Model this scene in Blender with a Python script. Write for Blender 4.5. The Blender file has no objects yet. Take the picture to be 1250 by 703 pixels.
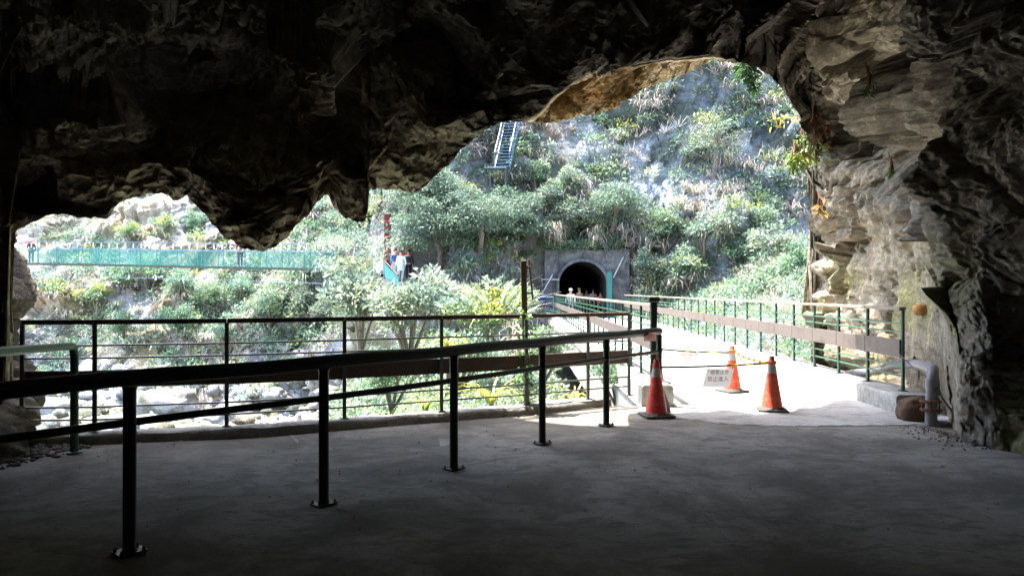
import bpy, math, random
import numpy as np
from mathutils import Vector, Matrix
random.seed(7)
rng = np.random.default_rng(11)
SC = bpy.context.scene
COL = SC.collection
# ------------------------------------------------------------------ camera
EYE = 1.55
F = 900.0
cam_d = bpy.data.cameras.new('camera')
cam_d.lens = F / 1250 * 36
cam_d.clip_start = 0.05
cam_d.clip_end = 600
cam = bpy.data.objects.new('camera', cam_d)
cam.location = (0, 0, EYE)
cam.rotation_euler = (math.radians(90.22), 0, 0)
COL.objects.link(cam)
SC.camera = cam
# ------------------------------------------------------------------ light
SUN_EL, SUN_AZ = 70.0, -60.0          # azimuth: 0 = +Y, negative = towards -X (left)
EXPOSURE = 3.5
W = bpy.data.worlds.new('World')
SC.world = W
W.use_nodes = True
nt = W.node_tree
sky = nt.nodes.new('ShaderNodeTexSky')
sky.sky_type = 'NISHITA'
sky.sun_disc = False
sky.sun_elevation = math.radians(SUN_EL)
sky.sun_rotation = math.radians(SUN_AZ)
sky.dust_density = 2.0
nt.links.new(sky.outputs[0], nt.nodes['Background'].inputs[0])
nt.nodes['Background'].inputs[1].default_value = 0.15
sl = bpy.data.lights.new('sun', 'SUN')
sl.energy = 2.1
sl.angle = math.radians(0.6)
sl.color = (1.0, 0.95, 0.87)
sun = bpy.data.objects.new('sun', sl)
a, e = math.radians(SUN_AZ), math.radians(SUN_EL)
sd = Vector((math.sin(a) * math.cos(e), math.cos(a) * math.cos(e), math.sin(e)))
sun.rotation_euler = sd.to_track_quat('Z', 'Y').to_euler()
sun.location = sd * 100
COL.objects.link(sun)
SC.view_settings.view_transform = 'Standard'
SC.view_settings.look = 'None'
SC.view_settings.exposure = EXPOSURE
SC.view_settings.gamma = 1.0
SC.view_settings.use_curve_mapping = False
SC.cycles.use_denoising = True
SC.cycles.max_bounces = 8
SC.cycles.diffuse_bounces = 3
SC.cycles.transparent_max_bounces = 12
SC.cycles.sample_clamp_indirect = 6.0

# ------------------------------------------------------------------ helpers
def P(u, v, Y):
    return ((u - 625) / F * Y, Y, EYE - (v - 355) / F * Y)

def onfloor(u, v, z=0.0):
    Y = (EYE - z) * F / (v - 355)
    return ((u - 625) / F * Y, Y, z)

def tag(o, label=None, cat=None, group=None, kind=None):
    if label: o['label'] = label
    if cat: o['category'] = cat
    if group: o['group'] = group
    if kind: o['kind'] = kind
    return o

def empty(name, loc=(0, 0, 0), rz=0, **k):
    o = bpy.data.objects.new(name, None)
    o.empty_display_size = 0.2
    o.location = loc
    o.rotation_euler = (0, 0, rz)
    COL.objects.link(o)
    tag(o, **k)
    return o

def link(name, me, parent=None, loc=None, keep=False):
    o = bpy.data.objects.new(name, me)
    COL.objects.link(o)
    if parent is not None:
        o.parent = parent
        if keep:                       # mesh given in world space
            o.matrix_parent_inverse = world_inv(parent)
    if loc is not None: o.location = loc
    return o

def world_inv(p):
    m = Matrix.Identity(4)
    q = p
    chain = []
    while q is not None:
        chain.append(q); q = q.parent
    for q in reversed(chain):
        loc = Matrix.Translation(q.location) @ q.rotation_euler.to_matrix().to_4x4()
        m = m @ q.matrix_parent_inverse @ loc
    return m.inverted()

def set_smooth(me, s=True):
    if len(me.polygons):
        me.polygons.foreach_set('use_smooth', [s] * len(me.polygons))

class MB:
    def __init__(s): s.v = []; s.f = []
    def add(s, v, f):
        b = len(s.v); s.v += [tuple(p) for p in v]; s.f += [tuple(i + b for i in q) for q in f]; return s
    def box(s, c, d, R=None, bev=0.0):
        x, y, z = d[0] / 2, d[1] / 2, d[2] / 2
        if bev:
            b = min(bev, x * .45, y * .45, z * .45)
            pts = []
            for sx in (-1, 1):
                for sy in (-1, 1):
                    for sz in (-1, 1):
                        pts += [(sx * (x - b), sy * (y - b), sz * z), (sx * (x - b), sy * y, sz * (z - b)), (sx * x, sy * (y - b), sz * (z - b))]
            def I(sx, sy, sz, k): return ((sx > 0) * 4 + (sy > 0) * 2 + (sz > 0)) * 3 + k
            f = []
            for k, ax in ((2, 0), (1, 1), (0, 2)):
                for sg in (-1, 1):
                    o = [(-1, -1), (1, -1), (1, 1), (-1, 1)]
                    q = []
                    for a_, b_ in o:
                        t = [a_, b_]; t.insert(ax, sg); q.append(I(*t, k))
                    if (sg < 0) != (ax == 1): q.reverse()
                    f.append(q)
            for ax in range(3):
                k1, k2 = [(1, 0), (2, 0), (2, 1)][ax]
                for a_ in (-1, 1):
                    for b_ in (-1, 1):
                        t1 = [a_, b_]; t1.insert(ax, -1); t2 = [a_, b_]; t2.insert(ax, 1)
                        f.append([I(*t1, k1), I(*t1, k2), I(*t2, k2), I(*t2, k1)])
            for sx in (-1, 1):
                for sy in (-1, 1):
                    for sz in (-1, 1):
                        f.append([I(sx, sy, sz, 0), I(sx, sy, sz, 1), I(sx, sy, sz, 2)])
        else:
            pts = [(sx * x, sy * y, sz * z) for sx in (-1, 1) for sy in (-1, 1) for sz in (-1, 1)]
            f = [(0, 1, 3, 2), (4, 6, 7, 5), (0, 4, 5, 1), (2, 3, 7, 6), (0, 2, 6, 4), (1, 5, 7, 3)]
        c = Vector(c)
        s.add([(R @ Vector(p) if R is not None else Vector(p)) + c for p in pts], f)
        return s
    def beam(s, a, b, w, h, bev=0.004):
        a, b = Vector(a), Vector(b)
        d = b - a
        R = frame(d)
        return s.box((a + b) / 2, (d.length, w, h), R, bev)
    def tube(s, pts, r, n=10, caps=True):
        pts = [Vector(p) for p in pts]
        if not hasattr(r, '__len__'): r = [r] * len(pts)
        up = Vector((0, 0, 1)); rings = []; last = None
        for i, p in enumerate(pts):
            d = (pts[min(i + 1, len(pts) - 1)] - pts[max(i - 1, 0)])
            d = d.normalized() if d.length > 1e-9 else Vector((0, 0, 1))
            if last is None:
                x = d.cross(up if abs(d.z) < .95 else Vector((1, 0, 0))).normalized()
            else:
                x = (last - d * last.dot(d)).normalized()
            last = x; y = d.cross(x)
            rings.append([p + (x * math.cos(t) + y * math.sin(t)) * r[i] for t in [2 * math.pi * k / n for k in range(n)]])
        v = [q for R_ in rings for q in R_]; f = []
        for i in range(len(pts) - 1):
            for k in range(n):
                f.append((i * n + k, i * n + (k + 1) % n, (i + 1) * n + (k + 1) % n, (i + 1) * n + k))
        if caps:
            f.append(tuple(range(n - 1, -1, -1))); f.append(tuple((len(pts) - 1) * n + k for k in range(n)))
        return s.add(v, f)
    def lathe(s, prof, n=24, c=(0, 0, 0)):
        v = []; f = []
        for r, z in prof:
            for k in range(n):
                t = 2 * math.pi * k / n
                v.append((c[0] + r * math.cos(t), c[1] + r * math.sin(t), c[2] + z))
        for i in range(len(prof) - 1):
            for k in range(n):
                f.append((i * n + k, i * n + (k + 1) % n, (i + 1) * n + (k + 1) % n, (i + 1) * n + k))
        f.append(tuple(range(n - 1, -1, -1))); f.append(tuple((len(prof) - 1) * n + k for k in range(n)))
        return s.add(v, f)
    def mesh(s, name, mat, smooth=False):
        me = bpy.data.meshes.new(name)
        me.from_pydata(s.v, [], s.f)
        if mat: me.materials.append(mat)
        if smooth:
            set_smooth(me)
            try: me.set_sharp_from_angle(angle=math.radians(38))
            except Exception: pass
        return me
    def build(s, name, mat, parent=None, smooth=False, keep=False, loc=None):
        return link(name, s.mesh(name, mat, smooth), parent, loc, keep)

def frame(d):
    x = Vector(d).normalized()
    y = Vector((0, 0, 1)).cross(x)
    y = y.normalized() if y.length > 1e-6 else Vector((0, 1, 0))
    z = x.cross(y)
    return Matrix((x, y, z)).transposed()

def np_mesh(name, V, Fq, mat, smooth=True, col=None, n=4):
    me = bpy.data.meshes.new(name)
    V = np.ascontiguousarray(V, dtype=np.float32); Fq = np.ascontiguousarray(Fq, dtype=np.int32)
    me.vertices.add(len(V)); me.vertices.foreach_set('co', V.ravel())
    k = Fq.shape[1]
    me.loops.add(Fq.size); me.loops.foreach_set('vertex_index', Fq.ravel())
    me.polygons.add(len(Fq))
    me.polygons.foreach_set('loop_start', np.arange(0, Fq.size, k, dtype=np.int32))
    try: me.polygons.foreach_set('loop_total', np.full(len(Fq), k, dtype=np.int32))
    except Exception: pass
    me.update(calc_edges=True)
    if smooth: set_smooth(me)
    if mat: me.materials.append(mat)
    if col is not None:
        at = me.color_attributes.new('tint', 'FLOAT_COLOR', 'POINT')
        c = np.ones((len(V), 4), np.float32); c[:, :3] = col
        at.data.foreach_set('color', c.ravel())
    return me

# ---- noise in numpy
def _h(ix, iy, iz, s):
    h = (ix.astype(np.uint32) * np.uint32(374761393) + iy.astype(np.uint32) * np.uint32(668265263)
         + iz.astype(np.uint32) * np.uint32(2147483647) + np.uint32((s * 1274126177) & 0xffffffff))
    h = (h ^ (h >> np.uint32(13))) * np.uint32(1274126177)
    h = (h ^ (h >> np.uint32(16))) * np.uint32(2246822519)
    return h ^ (h >> np.uint32(15))

def noise(p, s=0):
    i = np.floor(p).astype(np.int64); f = (p - i).astype(np.float32)
    w = f * f * f * (f * (f * 6 - 15) + 10)
    out = 0
    for dx in (0, 1):
        wx = w[:, 0] if dx else 1 - w[:, 0]
        for dy in (0, 1):
            wy = w[:, 1] if dy else 1 - w[:, 1]
            for dz in (0, 1):
                wz = w[:, 2] if dz else 1 - w[:, 2]
                h = _h(i[:, 0] + dx, i[:, 1] + dy, i[:, 2] + dz, s)
                gx = ((h & np.uint32(1023)).astype(np.float32) / 511.5 - 1)
                gy = (((h >> np.uint32(10)) & np.uint32(1023)).astype(np.float32) / 511.5 - 1)
                gz = (((h >> np.uint32(20)) & np.uint32(1023)).astype(np.float32) / 511.5 - 1)
                out = out + wx * wy * wz * (gx * (f[:, 0] - dx) + gy * (f[:, 1] - dy) + gz * (f[:, 2] - dz))
    return out * 1.3

def fbm(p, o=4, s=0, g=.5):
    a_, t, r = 1.0, 0.0, 0
    for k in range(o):
        r = r + a_ * noise(p * 2.0 ** k + 17.3 * k, s + k); t += a_; a_ *= g
    return r / t

def ridged(p, o=3, s=0):
    a_, t, r = 1.0, 0.0, 0
    for k in range(o):
        r = r + a_ * (1 - 2.2 * np.abs(noise(p * 2.0 ** k + 5.1 * k, s + k))); t += a_; a_ *= .5
    return r / t

def cells(p, s=0):
    i = np.floor(p).astype(np.int64); f = (p - i).astype(np.float32)
    d1 = np.full(len(p), 9., np.float32); d2 = d1.copy(); idv = np.zeros(len(p), np.float32)
    for dx in (-1, 0, 1):
        for dy in (-1, 0, 1):
            for dz in (-1, 0, 1):
                h = _h(i[:, 0] + dx, i[:, 1] + dy, i[:, 2] + dz, s)
                qx = dx + (h & np.uint32(1023)).astype(np.float32) / 1023 - f[:, 0]
                qy = dy + ((h >> np.uint32(10)) & np.uint32(1023)).astype(np.float32) / 1023 - f[:, 1]
                qz = dz + ((h >> np.uint32(20)) & np.uint32(1023)).astype(np.float32) / 1023 - f[:, 2]
                d = np.sqrt(qx * qx + qy * qy + qz * qz)
                m = d < d1
                d2 = np.where(m, d1, np.minimum(d2, d))
                idv = np.where(m, (h % np.uint32(997)).astype(np.float32) / 997, idv)
                d1 = np.where(m, d, d1)
    return d1, d2, idv

def facet(p, s=0):
    """tilted flat faces: each cell is a plane of its own"""
    i = np.floor(p).astype(np.int64); f = (p - i).astype(np.float32)
    d1 = np.full(len(p), 9., np.float32); d2 = d1.copy(); val = np.zeros(len(p), np.float32)
    for dx in (-1, 0, 1):
        for dy in (-1, 0, 1):
            for dz in (-1, 0, 1):
                h = _h(i[:, 0] + dx, i[:, 1] + dy, i[:, 2] + dz, s)
                g = _h(i[:, 0] + dx, i[:, 1] + dy, i[:, 2] + dz, s + 50)
                qx = dx + (h & np.uint32(1023)).astype(np.float32) / 1023 - f[:, 0]
                qy = dy + ((h >> np.uint32(10)) & np.uint32(1023)).astype(np.float32) / 1023 - f[:, 1]
                qz = dz + ((h >> np.uint32(20)) & np.uint32(1023)).astype(np.float32) / 1023 - f[:, 2]
                d = qx * qx + qy * qy + qz * qz
                m = d < d1
                gx = (g & np.uint32(1023)).astype(np.float32) / 511.5 - 1
                gy = ((g >> np.uint32(10)) & np.uint32(1023)).astype(np.float32) / 511.5 - 1
                gz = ((g >> np.uint32(20)) & np.uint32(1023)).astype(np.float32) / 511.5 - 1
                d2 = np.where(m, d1, np.minimum(d2, d))
                val = np.where(m, gx * qx + gy * qy + gz * qz, val)
                d1 = np.where(m, d, d1)
    e = np.sqrt(d2) - np.sqrt(d1)
    return val, e

def sstep(x, a_, b_):
    t = np.clip((x - a_) / (b_ - a_), 0, 1); return t * t * (3 - 2 * t)

def grid_faces(nr, nc):
    i = np.arange((nr - 1) * (nc - 1)); r, c = i // (nc - 1), i % (nc - 1)
    b = r * nc + c
    return np.stack([b, b + 1, b + nc + 1, b + nc], 1)

# ------------------------------------------------------------------ materials
class NT:
    def __init__(s, name):
        s.m = bpy.data.materials.new(name); s.m.use_nodes = True
        s.t = s.m.node_tree; s.b = s.t.nodes['Principled BSDF']; s.out = s.t.nodes['Material Output']
        s.co = s.n('ShaderNodeTexCoord').outputs['Object']
    def n(s, typ, **k):
        nd = s.t.nodes.new(typ)
        for a_, v in k.items(): setattr(nd, a_, v)
        return nd
    def put(s, inp, v):
        if hasattr(v, 'is_linked') or hasattr(v, 'links'): s.t.links.new(v, inp)
        elif v is not None: inp.default_value = (*v, 1) if hasattr(v, '__len__') and len(v) == 3 and inp.type == 'RGBA' else v
    def noise(s, scale, detail=5, rough=.6, dist=0, vec=None, fac=True):
        nd = s.n('ShaderNodeTexNoise'); nd.inputs['Scale'].default_value = scale; nd.inputs['Detail'].default_value = detail
        nd.inputs['Roughness'].default_value = rough; nd.inputs['Distortion'].default_value = dist
        s.put(nd.inputs['Vector'], vec if vec is not None else s.co)
        return nd.outputs['Fac' if fac else 'Color']
    def voro(s, scale, feat='F1', vec=None, out='Distance'):
        nd = s.n('ShaderNodeTexVoronoi', feature=feat); nd.inputs['Scale'].default_value = scale
        s.put(nd.inputs['Vector'], vec if vec is not None else s.co)
        return nd.outputs[out]
    def ramp(s, f, a_, b_, ca=(0, 0, 0), cb=(1, 1, 1)):
        nd = s.n('ShaderNodeValToRGB'); s.put(nd.inputs[0], f)
        e_ = nd.color_ramp.elements
        e_[0].position = a_; e_[0].color = (*ca, 1); e_[1].position = b_; e_[1].color = (*cb, 1)
        return nd.outputs[0]
    def mix(s, f, a_, b_, mode='MIX'):
        nd = s.n('ShaderNodeMix', data_type='RGBA', blend_type=mode)
        s.put(nd.inputs[0], f); s.put(nd.inputs[6], a_); s.put(nd.inputs[7], b_)
        return nd.outputs[2]
    def math(s, op, a_, b_=None):
        nd = s.n('ShaderNodeMath', operation=op); s.put(nd.inputs[0], a_)
        if b_ is not None: s.put(nd.inputs[1], b_)
        return nd.outputs[0]
    def map(s, scale=(1, 1, 1), rot=(0, 0, 0), loc=(0, 0, 0)):
        nd = s.n('ShaderNodeMapping'); s.put(nd.inputs[0], s.co)
        nd.inputs['Scale'].default_value = scale; nd.inputs['Rotation'].default_value = rot; nd.inputs['Location'].default_value = loc
        return nd.outputs[0]
    def attr(s, name='tint'):
        nd = s.n('ShaderNodeAttribute', attribute_name=name); return nd.outputs['Color']
    def bump(s, h, st=.5, dist=.02, prev=None):
        nd = s.n('ShaderNodeBump'); nd.inputs['Strength'].default_value = st; nd.inputs['Distance'].default_value = dist
        s.put(nd.inputs['Height'], h)
        if prev is not None: s.put(nd.inputs['Normal'], prev)
        return nd.outputs[0]
    def done(s, col=None, rough=.8, normal=None, metal=0, spec=.4):
        s.put(s.b.inputs['Base Color'], col); s.put(s.b.inputs['Roughness'], rough)
        s.b.inputs['Metallic'].default_value = metal; s.b.inputs['Specular IOR Level'].default_value = spec
        if normal is not None: s.put(s.b.inputs['Normal'], normal)
        return s.m

def paint(name, col, rough=.5, dirt=(.1, .08, .06), amt=.5, sc=9, metal=0, bump=.15, spec=.4):
    t = NT(name)
    f = t.ramp(t.noise(sc, 6, .65), .45, .75)
    f2 = t.noise(sc * 6, 3)
    c = t.mix(t.math('MULTIPLY', f, amt), col, dirt)
    c = t.mix(t.math('MULTIPLY', f2, .3), c, tuple(x * .6 for x in col))
    return t.done(c, rough, t.bump(f2, bump, .004), metal, spec)

def make_rock():
    t = NT('cave_rock')
    w = t.map((1, 1, 2.2), (0.25, 0.35, 0))
    big = t.noise(.9, 6, .6, .6)
    mid = t.noise(3.6, 10, .72, .7, w)
    fine = t.noise(14, 8, .7, .8)
    c = t.mix(t.ramp(mid, .35, .68), (.075, .066, .055), (.235, .218, .188))
    c = t.mix(t.ramp(big, .5, .72), c, (.085, .08, .072))
    c = t.mix(t.ramp(t.noise(2.1, 6, .6, 1.0), .58, .7), c, (.32, .295, .25))
    c = t.mix(t.math('MULTIPLY', t.ramp(t.noise(1.3, 5, .65, .3, t.map(loc=(7, 3, 1))), .6, .72), .6), c, (.2, .12, .07))
    c = t.mix(t.math('MULTIPLY', t.ramp(fine, .3, .62, (1, 1, 1), (0, 0, 0)), .7), c, (.04, .034, .028))
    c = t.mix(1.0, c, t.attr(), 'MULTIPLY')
    n = t.bump(mid, .6, .08)
    n = t.bump(fine, .8, .03, n)
    n = t.bump(t.noise(45, 6, .7), .7, .01, n)
    return t.done(c, .88, n, spec=.25)

def make_concrete(name='concrete', base=(.47, .46, .43), dark=(.2, .19, .17), stain=.6, scl=1.0):
    t = NT(name)
    a_ = t.noise(.8 * scl, 9, .7, .6)
    b_ = t.noise(5 * scl, 9, .74, .5)
    c_ = t.noise(2.2 * scl, 7, .66, 1.2, t.map((1, 2.2, 1), (0, 0, .6), (3, 9, 0)))
    g = t.noise(110, 3, .6)
    crk = t.voro(.55 * scl, 'DISTANCE_TO_EDGE', t.mix(.12, t.co, t.noise(2.5, 6, .7, fac=False)))
    c = t.mix(t.math('MULTIPLY', t.ramp(a_, .43, .6), stain), base, dark)
    c = t.mix(t.math('MULTIPLY', t.ramp(c_, .52, .60), .7), c, tuple(x * .5 for x in base))
    c = t.mix(t.math('MULTIPLY', t.ramp(b_, .5, .64), .6), c, tuple(x * .5 for x in base))
    c = t.mix(t.math('MULTIPLY', t.ramp(t.noise(9, 8, .75, .3, t.map(loc=(5, 5, 5))), .6, .66), .7), c, tuple(x * .3 for x in base))
    c = t.mix(t.math('MULTIPLY', t.ramp(g, .3, .55, (1, 1, 1), (0, 0, 0)), .4), c, tuple(x * .4 for x in base))
    c = t.mix(t.math('MULTIPLY', t.ramp(crk, .0, .003, (1, 1, 1), (0, 0, 0)), .18), c, tuple(x * .3 for x in base))
    n = t.bump(b_, .6, .03)
    n = t.bump(g, .4, .005, n)
    return t.done(c, .95, n, spec=.06)

def make_terrain():
    t = NT('hillside_ground')
    w = t.map((1, 1, 1.6), (.5, .6, .2))
    a_ = t.noise(.22, 6, .62, .8)
    b_ = t.noise(1.6, 9, .72, 1.8, w)
    c = t.mix(t.ramp(b_, .32, .66), (.19, .2, .21), (.5, .5, .49))
    c = t.mix(t.math('MULTIPLY', t.ramp(t.noise(.35, 5, .6, .4, t.map(loc=(11, 0, 3))), .56, .66), .7), c, (.42, .27, .15))
    c = t.mix(t.ramp(a_, .46, .56), c, (.13, .135, .095))
    c = t.mix(1.0, c, t.attr(), 'MULTIPLY')
    n = t.bump(b_, 1.0, .4)
    n = t.bump(t.noise(7, 6, .7), .7, .06, n)
    return t.done(c, .9, n, spec=.2)

def make_leaf(name, trans=.35):
    t = NT(name)
    c = t.attr()
    d = t.n('ShaderNodeBsdfDiffuse'); t.put(d.inputs[0], c)
    tr = t.n('ShaderNodeBsdfTranslucent'); t.put(tr.inputs[0], c)
    g = t.n('ShaderNodeBsdfGlossy'); g.inputs['Roughness'].default_value = .45; g.inputs[0].default_value = (.9, .95, 1, 1)
    m1 = t.n('ShaderNodeMixShader'); m1.inputs[0].default_value = trans
    t.t.links.new(d.outputs[0], m1.inputs[1]); t.t.links.new(tr.outputs[0], m1.inputs[2])
    m2 = t.n('ShaderNodeMixShader'); m2.inputs[0].default_value = .03
    t.t.links.new(m1.outputs[0], m2.inputs[1]); t.t.links.new(g.outputs[0], m2.inputs[2])
    t.t.links.new(m2.outputs[0], t.out.inputs[0])
    return t.m

def make_net():
    t = NT('green_netting')
    d = t.n('ShaderNodeBsdfDiffuse')
    t.put(d.inputs[0], t.mix(t.ramp(t.noise(.6, 4), .35, .7), (.06, .24, .2), (.16, .36, .31)))
    tr = t.n('ShaderNodeBsdfTranslucent'); tr.inputs[0].default_value = (.06, .28, .24, 1)
    m1 = t.n('ShaderNodeMixShader'); m1.inputs[0].default_value = .4
    t.t.links.new(d.outputs[0], m1.inputs[1]); t.t.links.new(tr.outputs[0], m1.inputs[2])
    tp = t.n('ShaderNodeBsdfTransparent')
    m2 = t.n('ShaderNodeMixShader')
    t.put(m2.inputs[0], t.ramp(t.noise(.35, 4, .6), .3, .7, (.45,) * 3, (.85,) * 3))
    t.t.links.new(m1.outputs[0], m2.inputs[1]); t.t.links.new(tp.outputs[0], m2.inputs[2])
    t.t.links.new(m2.outputs[0], t.out.inputs[0])
    return t.m

def make_wood(name, c1, c2, ax=(1, 14, 14)):
    t = NT(name)
    g = t.noise(5, 8, .7, .5, t.map(ax))
    c = t.mix(t.ramp(g, .3, .7), c1, c2)
    c = t.mix(t.math('MULTIPLY', t.ramp(t.noise(2.5, 5), .5, .7), .5), c, tuple(x * .55 for x in c1))
    return t.done(c, .75, t.bump(g, .5, .006), spec=.3)

M_ROCK = make_rock()
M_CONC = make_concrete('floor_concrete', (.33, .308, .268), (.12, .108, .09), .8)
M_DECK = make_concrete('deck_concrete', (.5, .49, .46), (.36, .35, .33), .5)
M_KERB = make_concrete('kerb_concrete', (.42, .41, .38), (.16, .155, .13), .6, 2.0)
M_TERR = make_terrain()
M_LEAF = make_leaf('leaves')
M_GRASS = make_leaf('grass_blades', .3)
M_NET = make_net()
M_GREEN = paint('green_paint', (.012, .06, .04), .45, (.12, .11, .08), .35)
M_GREENL = paint('pale_green_paint', (.035, .12, .065), .4, (.12, .11, .08), .4)
M_DARKG = paint('dark_green_paint', (.008, .022, .015), .42, (.05, .035, .022), .7, sc=6, bump=.4)
M_RAILM = paint('dull_steel', (.16, .16, .15), .4, (.1, .07, .04), .4, metal=.6)
M_WOODD = make_wood('dark_wood', (.06, .04, .03), (.13, .09, .065))
M_WOODL = make_wood('weathered_wood', (.08, .064, .054), (.14, .115, .098))
M_WOODT = make_wood('top_rail_wood', (.17, .135, .105), (.27, .225, .18))
M_POSTW = make_wood('post_timber', (.12, .095, .07), (.24, .19, .14), (10, 10, 1))
M_STEEL = paint('grey_bridge_steel', (.1, .1, .1), .5, (.05, .04, .03), .5)
M_WHITE = paint('white_paint', (.75, .76, .76), .5, (.4, .38, .33), .3)
M_BLUEG = paint('blue_grey_steel', (.1, .17, .24), .45, (.2, .16, .12), .3)
M_RED = paint('red_paint', (.5, .03, .04), .5, (.2, .04, .03), .4)
M_REDD = paint('dark_red_paint', (.1, .012, .012), .5, (.08, .03, .02), .5)
M_PIPE = paint('grey_pipe', (.2, .195, .2), .45, (.2, .17, .13), .5, sc=5)
M_RUST = paint('rusty_iron', (.17, .07, .035), .85, (.06, .03, .02), .6, sc=14, bump=.5)
M_BROWNR = paint('brown_stone', (.12, .07, .04), .9, (.1, .07, .05), .7, sc=6, bump=.8)
M_BOLT = paint('bolt_steel', (.05, .045, .04), .7, (.09, .04, .02), .6)

# ------------------------------------------------------------------ the cave: silhouette of its mouth and its shell
CONT = [(10, 300), (14, 288), (40, 270), (55, 263), (85, 262), (112, 267), (130, 267), (136, 255), (150, 246), (178, 237), (205, 236), (212, 247), (228, 239), (236, 247),
        (245, 257), (258, 272), (275, 290), (296, 303), (320, 308), (340, 298), (352, 288), (360, 276), (376, 263), (386, 249), (396, 239), (401, 239),
        (406, 251), (418, 264), (432, 271), (444, 271), (448, 262), (450, 232), (490, 231), (500, 237), (510, 234), (520, 226), (545, 203), (562, 184), (580, 168), (600, 154), (616, 148),
        (642, 149), (660, 151), (690, 147), (712, 141), (737, 137), (752, 131), (768, 120), (785, 109), (800, 103), (830, 93), (850, 84), (872, 73), (890, 74), (905, 77), (925, 82),
        (940, 93), (955, 107), (964, 120), (972, 136), (980, 152), (986, 170), (989, 200), (990.5, 230), (989, 262), (987, 300), (986, 368)]
# (the wall below the last point stands on the ground)
cu = np.array([c[0] for c in CONT], float)
cu[-5:] = [989.0, 989.8, 990.5, 991.2, 992.0]
cv = np.array([c[1] for c in CONT], float)
YR = [(-200, 7.0), (0, 7.6), (14, 7.8), (60, 8.1), (130, 8.3), (200, 8.8), (300, 8.8), (380, 8.8), (400, 9.0), (425, 8.7), (450, 8.7), (520, 8.7), (600, 8.6), (700, 8.6), (800, 8.9), (880, 9.6),
      (930, 10.4), (955, 11.4), (975, 12.8), (988, 14.0), (1000, 13.7), (1040, 12.5), (1100, 11.0), (1135, 10.1), (1150, 9.5), (1160, 8.4), (1172, 7.8), (1250, 6.9), (1310, 6.3)]
yu = np.array([c[0] for c in YR], float); yy = np.array([c[1] for c in YR], float)
LIP = [(638, 150), (655, 140), (672, 124), (700, 101), (740, 84), (800, 76), (850, 70), (876, 68)]
lu = np.array([c[0] for c in LIP], float); lv = np.array([c[1] for c in LIP], float)

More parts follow.
